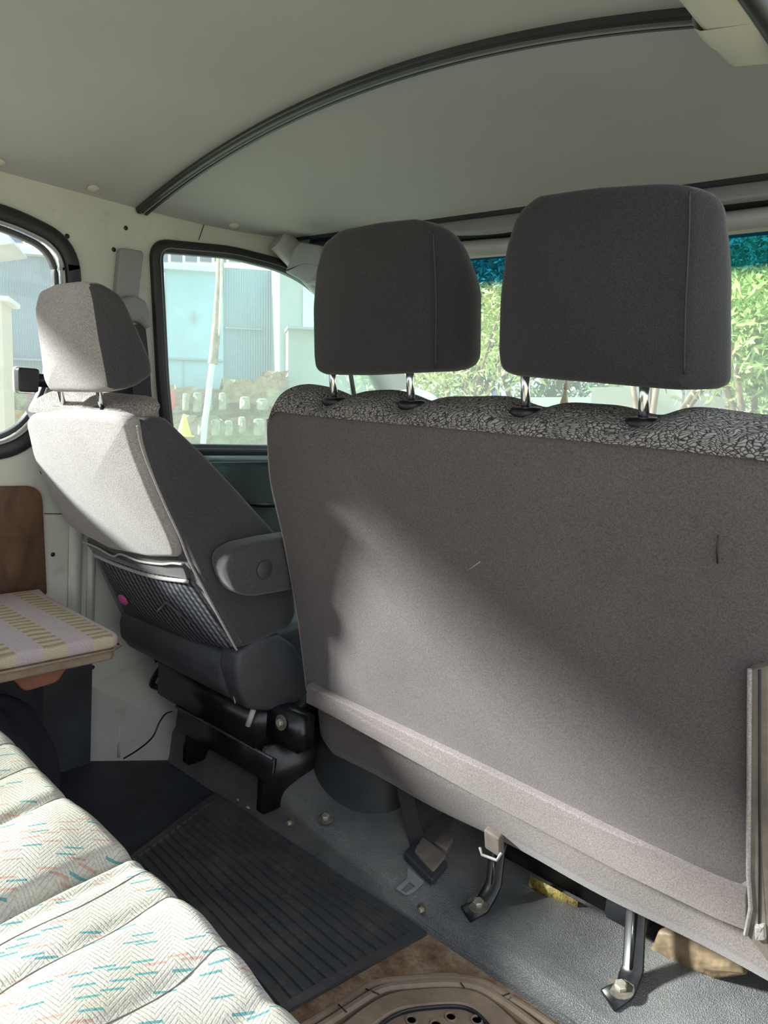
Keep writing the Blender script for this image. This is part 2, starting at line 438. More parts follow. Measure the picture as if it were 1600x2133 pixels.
M['white_wall'] = plain('white_render', (.70, .72, .74), .7, var=.08, vs=1)
M['grey_panel'] = plain('grey_panel', (.36, .38, .42), .6, var=.12, vs=1)
M['dark_window'] = plain('dark_window_glass', (.10, .14, .24), .15, 0, .8, var=.5, vs=.8)
m = NT('rough_stone'); co = m.coord()
vo = m.n('TexVoronoi'); vo.inputs['Scale'].default_value = 1.5; m.l(co, vo.inputs['Vector'])
c = m.mix(.3, m.ramp(m.noise(co, 1.6, 7, .8), (.3, (.14, .09, .06)), (.5, (.36, .27, .19)), (.62, (.42, .42, .28)), (.8, (.60, .56, .48))), vo.outputs['Color'], 'SOFT_LIGHT')
m.bump(m.noise(co, 4, 6), 1, .1); M['stone'] = m.set(c, .9)
M['block'] = plain('pale_block', (.36, .34, .26), .9, var=.5, vs=4)
M['bark_white'] = plain('pale_bark', (.60, .56, .50), .8, var=.35, vs=6)
M['bark_brown'] = plain('brown_bark', (.30, .22, .17), .9, var=.35, vs=6)
M['leaf'] = plain('leaf_green', (.34, .54, .18), .6, var=.5, vs=1.4)
M['leaf2'] = plain('leaf_pale', (.52, .62, .26), .6, var=.45, vs=1.2)
M['leaf3'] = plain('leaf_deep', (.17, .35, .18), .6, var=.45, vs=1.2)
for k in ('leaf', 'leaf2', 'leaf3'):
    b = M[k].node_tree.nodes['Principled BSDF']; b.inputs['Transmission Weight'].default_value = 0
M['ground'] = plain('dry_ground', (.34, .33, .22), .95, var=.4, vs=.8)
M['grass'] = plain('grass_green', (.20, .32, .08), .9, var=.4, vs=3)
M['red'] = plain('red_cloth', (.62, .09, .07), .8)
M['yellow'] = plain('yellow_plastic', (.78, .66, .10), .5)
M['blue_tarp'] = plain('blue_tarp', (.10, .16, .30), .5)
M['white_mark'] = plain('label_white', (.6, .55, .42), .6, var=.3, vs=60)
M['pink'] = plain('pink_wrapper', (.55, .10, .26), .4)
M['cream_seal'] = plain('tassel_thread', (.80, .72, .52), .8)
M['off'] = plain('litter', (.55, .53, .5), .8)
# yellow printed label
m = NT('printed_label'); co = m.coord((1, 1, 1))
br = m.n('TexBrick'); br.inputs['Scale'].default_value = 90; br.inputs['Color1'].default_value = (.62, .46, .10, 1); br.inputs['Color2'].default_value = (.45, .33, .08, 1); br.inputs['Mortar'].default_value = (.75, .62, .3, 1)
m.l(co, br.inputs['Vector']); n = m.ramp(m.noise(co, 160, 3, .8), (.5, 1), (.6, .25))
M['label'] = m.set(m.mix(1, br.outputs[0], n, 'MULTIPLY'), .5)

# =================================================================== THE VAN SHELL
XW = -1.79
def circ_corner(pts, rads, n=7):
    """rounded polygon from corner points with radii (2D)"""
    out = []; N = len(pts)
    for i in range(N):
        p = V(pts[i]); a = V(pts[i-1]); b = V(pts[(i+1) % N]); r = rads[i] if isinstance(rads, (list, tuple)) else rads
        da = (a - p).normalized(); db = (b - p).normalized()
        q0 = p + da * r; q1 = p + db * r
        for k in range(n + 1):
            t = k / n; out.append(q0 * (1-t)**2 + p * 2*t*(1-t) + q1 * t*t)
    return out
rear_win = circ_corner([(-1.45, .355), (.70, .352), (.835, .318), (.85, .22), (.815, -.03), (.74, -.16), (.60, -.185), (-1.45, -.185)], [.08, .05, .06, .05, .06, .06, .06, .08])
fp = lambda x, y: (lambda q: (q.y, q.z))(onx(x, y, XW))
front_win = circ_corner([fp(322, 512), fp(480, 526), fp(597, 556), fp(668, 602), fp(790, 800), (2.06, -.06), (2.04, -.165), (1.12, -.165), fp(337, 800)],
                        [.035, .05, .08, .08, .03, .03, .03, .07, .05])
outer = [(-1.6, -1.0), (2.3, -1.0), (2.3, -.10), (2.14, .06), (1.74, .42), (1.58, .50), (1.02, .50), (-1.6, .50)]
me = holed('wall_left', outer, [rear_win, front_win], .02, lambda c: V((XW - .01 + c.z, c.x, c.y)))
wl = link('wall_left', me, M['cream'], smooth=False); struct(wl, 'cream painted left side of the van with two windows')
# seams, pressed ribs and holes of the cream panel
bm = BM(); tube(bm, [onx(427, 462, XW + .001), onx(414, 500, XW + .001)], .0012, 6); build('panel_gap', bm, M['rubber'], wl)
for (x, y) in [(237, 520), (262, 475), (88, 983), (110, 1155), (193, 1390), (96, 478), (140, 492), (232, 1000)]:
    p = onx(x, y, XW + .0005); bm = BM(); lathe(bm, p, (1, 0, 0), [(.0055, 0), (.0055, .001)], 12); build('screw_hole', bm, M['rubber'], wl)
for (x0, x1, hh) in [(142, 170, .012), (182, 199, .010)]:
    a = onx(x0, 1072, XW); b = onx(x1, 1072, XW); bm = BM()
    box(bm, (XW + hh / 2, (a.y + b.y) / 2, -.52), (hh, b.y - a.y, .40)); build('pressed_rib', bm, M['cream'], wl, bevel=.004)
bm = BM(); tube(bm, [onx(92, 1070, XW + .001), onx(150, 1071, XW + .001)], .0012, 6); build('panel_gap', bm, M['rubber'], wl)
# left windows
def window(name, loop, gmat, sealw, lab, extra=None):
    w = bpy.data.objects.new(name, None); COL.objects.link(w); w.location = (XW, loop[0].x, loop[0].y); struct(w, lab)
    bm = BM(); loop_tube(bm, [V((XW + .002, p[0], p[1])) for p in loop], sealw, .013, (1, 0, 0)); build('window_seal', bm, M['rubber'], w, auto=50)
    me = holed('glass_pane', loop, [], .004, lambda c: V((XW - .012 + c.z, c.x, c.y))); link('glass_pane', me, gmat, w, smooth=False)
    return w
w1 = window('window_1', rear_win, M['glass'], .036, 'rear side window with curved lower corner and black rubber seal')
inner = circ_corner([(-1.2, .325), (.69, .322), (.80, .295), (.812, .21), (.785, -.03), (.715, -.135), (.60, -.155), (-1.2, -.155)], [.06, .05, .05, .05, .06, .06, .06, .06])
bm = BM(); loop_tube(bm, [V((XW - .004, p[0], p[1])) for p in inner], .011, .010, (1, 0, 0)); build('slider_frame', bm, M['dark_plastic'], w1, auto=50)
inner = [V((p[0], p[1])) for p in circ_corner([(-1.2, .335), (.70, .332), (.812, .303), (.826, .21), (.797, -.03), (.725, -.145), (.60, -.167), (-1.2, -.167)], [.06, .05, .05, .05, .06, .06, .06, .06])]
bm = BM(); loop_tube(bm, [V((XW + .004, p[0], p[1])) for p in inner], .003, .011, (1, 0, 0)); build('bright_strip', bm, M['light_plastic'], w1)
w2 = window('window_2', front_win, M['glass_front'], .034, 'driver door window with raked front edge and black rubber seal')
cc = sum([V(p) for p in front_win], V((0, 0))) / len(front_win)
bm = BM(); loop_tube(bm, [V((XW + .0135, p[0], p[1])) for p in [cc + (V(q) - cc) * .985 for q in front_win]], .0022, .003, (1, 0, 0)); build('bright_strip', bm, M['grey_plastic'], w2)
bm = BM(); a = onx(655, 925, XW - .01); tube(bm, [(XW - .01, 1.90, -.16), (XW - .01, 1.80, .12)], .01, 8, flat=(.02, .012), up=(1, 0, 0)); build('quarter_post', bm, M['rubber'], w2)
# black window latch on rear window
lt = thing('window_latch', onx(60, 800, XW + .03), 'black sliding window latch at the left edge beside the driver headrest', 'latch')
bm = BM(); puff(bm, circ_corner([(-.022, -.026), (.022, -.026), (.024, .028), (-.024, .028)], .008, 4), onx(50, 792, XW + .02), (0, 1, 0), (0, 0, 1), (1, 0, 0), .028, .004); build('latch_body', bm, M['black_plastic'], lt, auto=40)
bm = BM(); box(bm, onx(78, 792, XW + .028), (.022, .06, .03)); build('latch_arm', bm, M['black_plastic'], lt, bevel=.004)
bm = BM(); loop_tube(bm, [onx(52, 793, XW + .012) + V((0, p.x, p.y)) for p in circ_corner([(-.024, -.028), (.024, -.028), (.026, .030), (-.026, .030)], .010, 4)], .0025, .004, (1, 0, 0)); build('clear_rim', bm, M['light_plastic'], lt)
# ceiling with camber, dropping towards the windshield
def zroof(x, y):
    z = .58 - .142 * ((x + .93) / .86) ** 2
    s = max(0, min(1, (y - .98) / .53)) ** 2.4
    return z * (1 - s) + .470 * s
bm = BM()
def cf(u, v):
    x = -1.80 + u * 1.45; y = -1.6 + 3.11 * (1 - (1 - v) ** 1.6); return V((x, y, zroof(x, y)))
grid(bm, cf, 40, 60); bmesh.ops.recalc_face_normals(bm, faces=bm.faces[:])
ex = bmesh.ops.extrude_face_region(bm, geom=bm.faces[:]); bmesh.ops.translate(bm, vec=(0, 0, .02), verts=[v for v in ex['geom'] if isinstance(v, bmesh.types.BMVert)])
ceil = build('ceiling', bm, M['headliner'], auto=60); struct(ceil, 'grey vinyl headliner, cambered roof of the van')
# headliner clips
for i, (x, y) in enumerate([(-4, 315), (195, 372), (487, 466)]):
    p = onx(x, y, -1.755); p.z = zroof(-1.755, p.y) - .001; bm = BM()
    nrm = V((.31, 0, -1)).normalized(); lathe(bm, p, nrm, [(.0135, 0), (.0135, .002), (.010, .005), (.004, .006)], 18)
    o = build('headliner_clip', bm, M['cream_clean'], auto=40)
    tag(o, ['cream headliner clip at the left edge of the photo', 'cream headliner clip above the seat belt guide', 'cream headliner clip near the driver sun visor'][i], 'clip', 'headliner clips')
# roof rib
rb = thing('roof_rib', (-.93, 1.02, .56), 'glossy black grooved rib arching across the grey headliner', 'roof trim')
xs = np.linspace(-1.785, -.36, 50)
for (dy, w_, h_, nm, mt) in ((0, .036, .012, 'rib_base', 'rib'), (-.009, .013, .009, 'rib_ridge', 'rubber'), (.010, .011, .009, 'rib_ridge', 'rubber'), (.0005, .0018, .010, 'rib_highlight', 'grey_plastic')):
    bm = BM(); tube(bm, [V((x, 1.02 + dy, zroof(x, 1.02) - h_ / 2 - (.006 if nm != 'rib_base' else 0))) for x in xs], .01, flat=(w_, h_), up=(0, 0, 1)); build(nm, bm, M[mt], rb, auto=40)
# right side: door opening header, B pillar, front door below its window
hd = [V(p) for p in [(-.376, -1.6, .525), (-.376, .80, .52), (-.384, .90, .515), (-.383, .96, .51), (-.362, 1.0, .50), (-.335, 1.03, .485)]]
bm = BM(); path = catmull(hd, 5); rings = []
for p in path:
    t = min(1, max(0, (p.y - .80) / .25)); xo = -.315
    rings.append([bm.verts.new(V(q)) for q in [(p.x, p.y, .56), (p.x, p.y, .462), (p.x + .004, p.y, .452), (p.x + .012, p.y, .447), (max(xo, p.x + .02), p.y, .440), (xo + .012, p.y, .446), (xo + .05, p.y, .56)]])
for a, b in zip(rings, rings[1:]):
    for k in range(7): bm.faces.new((a[k], a[(k+1) % 7], b[(k+1) % 7], b[k]))
bm.faces.new(rings[0]); bm.faces.new(rings[-1][::-1])
wr = build('wall_right', bm, M['cream_clean'], auto=45); struct(wr, 'cream header of the open sliding door')
bm = BM()
pil = catmull([(-.30, 1.07, .50), (-.235, 1.09, .30), (-.15, 1.10, .05), (-.09, 1.11, -.2), (-.07, 1.12, -1.0)], 6)
tube(bm, pil, .03, flat=(.10, .05), up=(1, 0, 0)); build('door_pillar', bm, M['cream_clean'], wr, auto=40)
bm = BM(); tube(bm, [(-.306, -1.6, .447), (-.306, .92, .447), (-.296, 1.0, .43), (-.25, 1.05, .33), (-.17, 1.07, .1), (-.10, 1.08, -.2)], .011, 8); build('door_seal', bm, M['rubber'], wr)
out2 = [(1.12, -1.0), (2.3, -1.0), (2.3, -.1), (2.12, -.02), (1.62, .40), (1.12, .40)]
win2 = circ_corner([(1.18, .34), (1.5, .34), (2.0, -.02), (2.0, -.16), (1.18, -.16)], .04)
me = holed('door_1', out2, [win2], .02, lambda c: V((-.07 - max(0, c.y) * .5, c.x, c.y))); struct(link('door_1', me, M['cream_clean'], smooth=False), 'passenger front door')
# rear end of the van
me = holed('wall_back', [(-1.8, -1.0), (-.1, -1.0), (-.1, .0), (-.32, .5), (-1.8, .5)], [circ_corner([(-1.65, .38), (-.42, .38), (-.3, -.1), (-1.65, -.1)], .08)], .02, lambda c: V((c.x, -1.61 + c.z, c.y)))
struct(link('wall_back', me, M['cream_clean'], smooth=False))
bm = BM(); box(bm, (-.93, .35, -1.01), (1.76, 3.9, .02)); fl = build('floor', bm, M['floor'], smooth=False); struct(fl, 'dark floor of the rear cabin')

# =================================================================== CAB FLOOR, RISER
PXL = [(350, 1500), (430, 1560), (510, 1605), (590, 1645), (700, 1740), (830, 1850), (960, 1945), (1090, 2020), (1260, 2133)]
LP = sorted([(ony(x, y, 1.09).x, ony(x, y, 1.09).z) for x, y in PXL])
lx = [p[0] for p in LP]; lz = [p[1] for p in LP]
def lipz(x): return float(np.interp(x, lx, lz))
def cp(u, v):
    x = -1.70 + u * 1.60; zl = lipz(x) + .006 * math.sin(x * 19) * 0.6
    prof = [(1.070, -1.0), (1.074, -.985), (1.080, zl - .018), (1.088, zl - .004), (1.102, zl + .004), (1.13, zl + .013), (1.20, zl + .026), (1.32, zl + .042), (1.5, zl + .06), (1.75, zl + .06), (2.2, zl + .05)]
    t = v * (len(prof) - 1); i = min(int(t), len(prof) - 2); f = t - i
    y = prof[i][0] * (1 - f) + prof[i+1][0] * f; z = prof[i][1] * (1 - f) + prof[i+1][1] * f
    z += .006 * math.sin(x * 11 + y * 9) * max(0, min(1, (y - 1.12) * 8)) + .004 * math.sin(x * 31 - y * 20) * max(0, min(1, (y - 1.1) * 6))
    e = min(1, (x + 1.70) / .05); y += (1 - e) ** 2 * .03
    return V((x, y, z))
bm = BM(); grid(bm, cp, 150, 60); bmesh.ops.subdivide_edges
cb = build('cab_floor_cover', bm, M['carpet']); tag(cb, 'black grained vinyl cover over the raised cab floor under the seats', 'floor covering')
# cream riser corner by the door post
rs = [V(q) for q in [(-1.789, .915, -1), (-1.665, 1.075, -1), (-1.675, 1.045, -.868), (-1.789, .915, -.792), (-1.66, 1.22, -.835), (-1.789, 1.22, -.70), (-1.66, 1.10, -.86)]]
bm = BM(); A_, B_, C_, D_, E_, F_, G_ = [bm.verts.new(p) for p in rs]
bm.faces.new((A_, B_, C_, D_)); bm.faces.new((D_, C_, G_, E_, F_)); bm.faces.new((B_, G_, C_))
o = build('trim_1', bm, M['cream'], smooth=False); struct(o, 'cream painted foot of the door post')
d_ = (rs[1] - rs[0]); nn = d_.cross(V((0, 0, 1))).normalized() * .001
bm = BM(); p = rs[0] + d_ * .36 + nn * 1; tube(bm, [p + V((0, 0, .01)), p + V((0, 0, .10))], .004, 8); build('pressed_crease', bm, M['cream'], o)
p = onp(222, 1474, .915 + .0, 0); q = rs[0] + d_ * .2 + V((0, 0, .155)) + nn * .5
bm = BM(); lathe(bm, q, nn, [(.005, 0), (.005, .001)], 12); build('screw_hole', bm, M['rubber'], o)
# dark side board of the low wall under the jump seat
bm = BM(); box(bm, (XW + .006, .15, -.855), (.012, 1.52, .29)); o = build('trim_2', bm, M['floor'], smooth=False); struct(o, 'dark lower side board')
# cable on the riser
pts = [ony(x, y, yy) for x, y, yy in [(258, 1580, .955), (290, 1560, .965), (318, 1535, .98), (332, 1505, 1.0), (345, 1487, 1.03), (358, 1482, 1.08)]]
bm = BM(); tube(bm, catmull(pts, 6), .0022, 8); tag(build('black_cable', bm, M['black_plastic']), 'thin black cable curving over the cream foot of the door post', 'cable')
# =================================================================== FLOOR MAT
_e = onz(330, 1748, -1); mt_c = [V((-1.43, 1.062, -1)), V((-.752, 1.066, -1)), V((-.81, .62, -1)), _e + (_e - V((-1.43, 1.062, -1))) * .8]
bm = BM(); NU, NV = 60, 92
def matf(u, v):
    p = mt_c[0].lerp(mt_c[1], u).lerp(mt_c[3].lerp(mt_c[2], u), v); return p
prof = []
nr_ = 17; vs = []
rowv = []
for k in range(nr_ + 1):
    v0 = .07 + .90 * k / nr_
    rowv += [(v0 - .007, .007), (v0 - .004, .0115), (v0 + .004, .0115), (v0 + .007, .007)]
rowv = [(0, .0), (0, .011), (.05, .011), (.055, .007)] + rowv + [(.992, .007), (.995, .011), (1, .011), (1, 0)]
rr = []
for v, h in rowv:
    row = []
    for u, hh in [(0, 0), (0, .011), (.03, .011)] + [(.035 + .93 * i / 20, None) for i in range(21)] + [(.97, .011), (1, .011), (1, 0)]:
        p = matf(u, v); z = h if hh is None else min(max(h, .011) if hh else 0, .011) if h > 0 else 0
        if hh == 0: z = 0
        row.append(bm.verts.new((p.x, p.y, -1 + z + (.0025 * math.sin(u * 9 + v * 5) ** 2 if z > 0 else .0005))))
    rr.append(row)
for a, b in zip(rr, rr[1:]):
    for i in range(len(a) - 1): bm.faces.new((a[i], a[i+1], b[i+1], b[i]))
tag(build('rubber_floor_mat', bm, M['mat'], auto=30), 'black ribbed rubber floor mat, dusty, in front of the cream bench', 'floor mat')
# rusty bare floor and step surround
bm = BM(); box(bm, (-.45, .80, -1.002), (.72, .55, .012)); o = build('floor_plate', bm, M['rust'], smooth=False); tag(o, 'rusty brown bare floor patch between the ribbed mat and the step', 'floor plate')
o.location.z -= 0
ss = thing('step_surround', (-.62, .9, -1), 'worn brown rubber sill around the door step at the bottom edge, cracked', 'step trim')
def band(name, pxs, w_, h_, z0, mat):
    P = [onz(x, y, z0) for x, y in pxs]; P = catmull(P, 8)
    bm = BM(); tube(bm, [V((p.x, p.y, z0)) for p in P], .01, flat=(w_, h_), up=(0, 0, 1)); return build(name, bm, mat, ss, auto=40)
_outer = [(560, 2180), (640, 2136), (716, 2090), (780, 2052), (850, 2043), (935, 2040), (1000, 2048), (1060, 2080), (1130, 2125), (1230, 2200)]
_in = [(700, 2215), (760, 2165), (800, 2128), (840, 2108), (890, 2100), (945, 2097), (980, 2104), (1008, 2124), (1040, 2165), (1070, 2210)]
def _mid(t): return [(a[0] * (1 - t) + b[0] * t, a[1] * (1 - t) + b[1] * t) for a, b in zip(_outer, _in)]
band('sill_base', _mid(.5), .085, .012, -.993, M['rust'])
band('outer_sill', _mid(.02), .013, .018, -.985, M['scuff'])
band('middle_sill', _mid(.26), .016, .022, -.983, M['scuff'])
band('inner_sill', _mid(.72), .040, .016, -.983, M['scuff'])
band('well_lip', _mid(1.04), .005, .012, -.982, M['rubber'])
for a, b in (((705, 2092), (722, 2108)), ((762, 2060), (790, 2071)), ((955, 2042), (968, 2058)), ((1045, 2075), (1062, 2069))):
    bm = BM(); tube(bm, [onz(*a, -.974), onz(*b, -.9705)], .0012, 6); build('crack', bm, M['rubber'], ss)
sp_ = thing('step_plate', (-.6, .85, -1), 'brown studded step plate at the bottom of the photo inside the sill', 'step plate')
bm = BM(); puff(bm, [(p.x, p.y) for p in [onz(x, y + 3, -.99) for x, y in _in]], (0, 0, -.990), (1, 0, 0), (0, 1, 0), (0, 0, 1), .008, .002, inner=1); build('plate', bm, M['scuff'], sp_, auto=40)
for (x, y) in [(857, 2127), (908, 2136), (939, 2120), (993, 2127), (880, 2150), (960, 2150), (1010, 2150)]:
    p = onz(x, y, -.983); bm = BM(); lathe(bm, p, (0, 0, 1), [(.0105, 0), (.0105, .003), (.0098, .0036), (.0078, .0036), (.0070, .001)], 24); build('stud', bm, M['scuff'], sp_, auto=25)

# =================================================================== BENCH SEAT
PA, PB = .894, -.2917
Wb = V((0, PB, 1)).normalized(); Ub = V((1, 0, 0)); Nb = V((0, 1, -PB)).normalized()     # up the back, across, into the seat
O0 = V((0, PA, 0))
def bl(px, py): p = onp(px, py, PA, PB) - O0; return (p.dot(Ub), p.dot(Wb))
bench = thing('bench_seat', (-.62, 1.1, -.92), 'grey felt-backed front bench seat with two shade-darkened headrests and braided cloth top', 'bench seat')
# back panel outline (camera side)
pts = [bl(650, 1452), bl(637, 1440), bl(620, 1300), bl(590, 1130), bl(561, 1000), bl(553, 900), bl(556, 872), bl(575, 850), bl(700, 862), bl(1000, 884), bl(1300, 915), bl(1600, 958)]
pts += [(-.16, pts[-1][1] + .0), (-.135, pts[-1][1] - .03), (-.13, -.35), (-.14, bl(1560, 1925)[1] + .02)]
pts += [bl(1562, 1928), bl(1300, 1806)]
# resample outline with small smoothing
def resamp(pts, d=.02):
    out = []; N = len(pts)
    for i in range(N):
        a = V(pts[i]); b = V(pts[(i+1) % N]); k = max(1, int((b - a).length / d))
        for j in range(k): out.append(a.lerp(b, j / k))
    return out
op = resamp(pts)
op = smooth_loop(op, 1)
bm = BM()
def tb(p, u, w, d):
    return p
puff(bm, op, O0, Ub, Wb, Nb, .105, .006, .012, .01, inner=7)
build('backrest', bm, M['felt'], bench, auto=60)
# felt band along the bottom of the back, lighter
bot = [bl(650, 1420), bl(1000, 1583), bl(1300, 1728), bl(1500, 1822), bl(1545, 1838), bl(1566, 1825), bl(1566, 1924), bl(1500, 1898), bl(1300, 1803), bl(1000, 1646), bl(700, 1482), bl(649, 1456)]
bm = BM(); puff(bm, resamp(bot, .02), O0 - Nb * .0175, Ub, Wb, Nb, .02, .004, .002, 0, inner=2); build('bottom_band', bm, M['band'], bench, auto=60)
# dark zip placket at right
zp = [bl(1571, 1381), bl(1612, 1372), bl(1612, 1990), bl(1565, 1930)]
bm = BM(); puff(bm, resamp(zp, .03), O0 - Nb * .018, Ub, Wb, Nb, .02, .003, 0, 0, inner=1); build('zip_placket', bm, M['dirt_cloth'], bench, auto=60)
bm = BM(); tube(bm, [O0 + Ub * bl(x, y)[0] + Wb * bl(x, y)[1] - Nb * .020 for x, y in [(1573, 1378), (1571, 1600), (1569, 1800), (1574, 1870), (1563, 1926)]], .003, 8); build('piping', bm, M['felt_light'], bench)
bm = BM(); tube(bm, [O0 + Ub * bl(x, y)[0] + Wb * bl(x, y)[1] - Nb * .0185 for x, y in [(1593, 1380), (1592, 1800), (1590, 1930)]], .0016, 6); build('zip_seam', bm, M['rubber'], bench)
bm = BM(); puff(bm, circ_corner([bl(1582, 1905), bl(1604, 1903), bl(1606, 1935), bl(1584, 1936)], .004, 3), O0 - Nb * .024, Ub, Wb, Nb, .012, .003); build('zip_pull', bm, M['felt_light'], bench)
# left edge welt cord
bm = BM(); tube(bm, catmull([O0 + Ub * bl(x, y)[0] + Wb * bl(x, y)[1] + Nb * dd for x, y, dd in [(556, 875, .004), (562, 1000, .004), (591, 1130, .004), (621, 1300, .004), (638, 1440, .004)]], 6), .0035, 8); build('welt', bm, M['felt_light'], bench)
# scratches / creases in the felt
for a in ([(905, 1242), (935, 1218), (965, 1196), (1008, 1165)], [(1502, 1110), (1499, 1140), (1501, 1168)]):
    bm = BM(); tube(bm, [O0 + Ub * bl(x, y)[0] + Wb * bl(x, y)[1] - Nb * .0095 for x, y in a], .0011, 6); build('felt_scratch', bm, M['felt_light'] if a[0][0] < 1000 else M['rubber'], bench)
# braided top: domed strip over the top edge
def topf(u, v):
    x = -1.105 + u * .965
    pyz = np.interp(x, [-1.105, -1.08, -.9, -.6, -.35, -.24, -.14], [-.040, -.022, -.024, -.022, -.022, -.024, -.03])
    hgt = .030 + .006 * math.sin(x * 13) ** 2
    for (hx) in POSTX: hgt -= .017 * math.exp(-((x - hx) / .035) ** 2)
    e = min(1, min(u, 1 - u) / .03); e = math.sqrt(max(0, 1 - (1 - e) ** 2))
    a = math.pi * v
    y = .056 - .061 * math.cos(a) ; z = (math.sin(a) ** .8) * hgt * (.35 + .65 * e)
    if v > .93: z = -.02 * (v - .93) / .07
    b = O0 + Ub * x + Wb * (pyz / Wb.z) + Nb * y + Wb * (z - .004)
    return b
POSTX = []
HR = [  # face outline px (camera face), gusset seam on the right
    dict(face=[(655, 772), (650, 745), (650, 640), (660, 560), (680, 505), (720, 476), (800, 460), (868, 452), (893, 462), (903, 500), (910, 600), (910, 760), (900, 775), (780, 781), (675, 781)],
         posts=[(700, 777, 838), (860, 775, 845)], gus=0.040),
    dict(face=[(1040, 772), (1033, 735), (1037, 620), (1052, 520), (1078, 445), (1125, 405), (1250, 387), (1380, 378), (1425, 381), (1440, 400), (1437, 500), (1430, 640), (1425, 812), (1400, 814), (1250, 797), (1070, 783)],
         posts=[(1098, 786, 860), (1343, 810, 882)], gus=0.050)]
for h in HR:
    for (x, y0, y1) in h['posts']: POSTX.append(ony(x, y1, .945).x)
bm = BM(); grid(bm, topf, 120, 16); build('braided_top', bm, M['braid'], bench)
# headrests
for hi, h in enumerate(HR):
    hr_pl = lambda x, y: (lambda p: (p.x, (p - V((0, .905, 0))).dot(V((0, -.20, 1)).normalized())))(onp(x, y, .905, -.20))
    Wh = V((0, -.20, 1)).normalized(); Nh = V((0, 1, .20)).normalized()
    pts2 = smooth_loop(resamp([hr_pl(*p) for p in h['face']], .02), 2)
    xs_ = [p[0] for p in pts2]; xc = (min(xs_) + max(xs_)) / 2; hw = (max(xs_) - min(xs_)) / 2
    zmax = max(p[1] for p in pts2); zmin = min(p[1] for p in pts2)
    g = h['gus']
    def th(p, u, w, d, xc=xc, hw=hw, g=g):
        t = max(0, min(1, d / .11)); s = math.sin(math.pi * min(1, t * .95)) 
        k = max(0, (u - xc) / hw)
        tt = (w - zmin) / (zmax - zmin)
        ttc = max(0, min(1, tt)); kk = .45 + .55 * min(1, (1 - ttc) / .5) ** .6; p = p - Nh * (d * (1 - kk)) - Wh * (.030 * t * max(0, (ttc - .6) / .4))
        return p + V((g * s * k * (1 - .35 * tt) * .55, 0, 0)) + Nh * (-.016 * (1 - ((u - xc) / hw) ** 2) * (1 if d < .02 else 0)) 
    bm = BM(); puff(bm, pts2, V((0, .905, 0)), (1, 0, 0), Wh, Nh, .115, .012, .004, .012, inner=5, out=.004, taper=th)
    hd_ = build('headrest', bm, M['felt_head_shaded'], bench, auto=75)
    # gusset seam
    sm = [(904, 480), (910, 600), (910, 700), (909, 765)] if hi == 0 else [(1439, 400), (1437, 500), (1430, 640), (1427, 780)]
    bm = BM(); tube(bm, catmull([onp(x - 2, y, .9015, -.20) for x, y in sm], 6), .0012, 6); build('seam', bm, M['rubber'], hd_)
    for (x, y0, y1) in h['posts']:
        a = ony(x, y0 - 14, .955); b = ony(x, y1 - 4, .945)
        bm = BM(); tube(bm, [V((b.x, .925, a.z + .02)), V((b.x, b.y, b.z - .02))], .0068, 14); build('post', bm, M['chrome'], hd_)
        bm = BM(); lathe(bm, V((b.x, b.y, b.z - .012)), (0, -.1, 1), [(.019, 0), (.024, .004), (.025, .012), (.021, .017), (.009, .018)], 24)
        build('post_collar', bm, M['black_plastic'], bench, auto=50)
# bench cushion
cpx = [(660, 1468), (659, 1500), (668, 1535), (700, 1590)]
def cush(u, v):
    # u along x, v around rear profile (y,z)
    x = -1.20 + u * 1.08
    prof = [(1.50, -.60), (1.22, -.600), (1.13, -.615), (1.095, -.66), (1.082, -.705), (1.09, -.752), (1.112, -.78), (1.16, -.792), (1.3, -.79), (1.57, -.77), (1.62, -.72), (1.61, -.63), (1.50, -.60)]
    prof = [(a + .055, b * 1.032 - (.0 if b < -.7 else .010)) for a, b in prof]
    t = v * (len(prof) - 1); i = min(int(t), len(prof) - 2); f = t - i
    y = prof[i][0] * (1 - f) + prof[i+1][0] * f; z = prof[i][1] * (1 - f) + prof[i+1][1] * f
    e0 = min(1, u / .075); e1 = min(1, (1 - u) / .06); e = math.sqrt(max(0, 1 - (1 - e0) ** 2)) * math.sqrt(max(0, 1 - (1 - e1) ** 2))
    cy, cz = 1.36, -.66
    z = cz + (z - cz) * (.25 + .75 * e) ; y = cy + (y - cy) * (.72 + .28 * e) if e < 1 else y
    if i in (3, 4, 5, 6): y += .004 * math.sin(x * 17) * e
    return V((x, y, z))
bm = BM(); vs = grid(bm, cush, 90, 72); bmesh.ops.remove_doubles(bm, verts=bm.verts[:], dist=.0005)
bm.faces.new([v for v in vs[0][:-1] if v.is_valid]) if all(v.is_valid for v in vs[0][:-1]) else None
cu_ = build('seat_cushion', bm, M['cushion'], bench, auto=70)
# bench legs / brackets with bolts
def bolt(parent, p, n, r=.011, mat='steel'):
    n = V(n).normalized(); bm = BM(); lathe(bm, p, n, [(r * 1.9, 0), (r * 1.9, .0022), (r * 1.2, .0024)], 22); w_ = build('washer', bm, M['old_zinc'], parent, auto=30)
    bm = BM(); lathe(bm, V(p) + n * .002, n, [(r * .95, 0), (r * .95, .0065), (r * .75, .0085)], 6); build('bolt_head', bm, M[mat], parent, smooth=False)
def ground(px, py):
    # point where the view line meets the floor cover
    for k in range(2000):
        y = 1.088 + k * .0006; p = ony(px, py, y)
        z = np.interp(y, [1.088, 1.102, 1.13, 1.20, 1.32, 1.5], [lipz(p.x) - .004, lipz(p.x) + .004, lipz(p.x) + .013, lipz(p.x) + .026, lipz(p.x) + .042, lipz(p.x) + .06])
        if p.z <= z: return p
    return ony(px, py, 1.12)
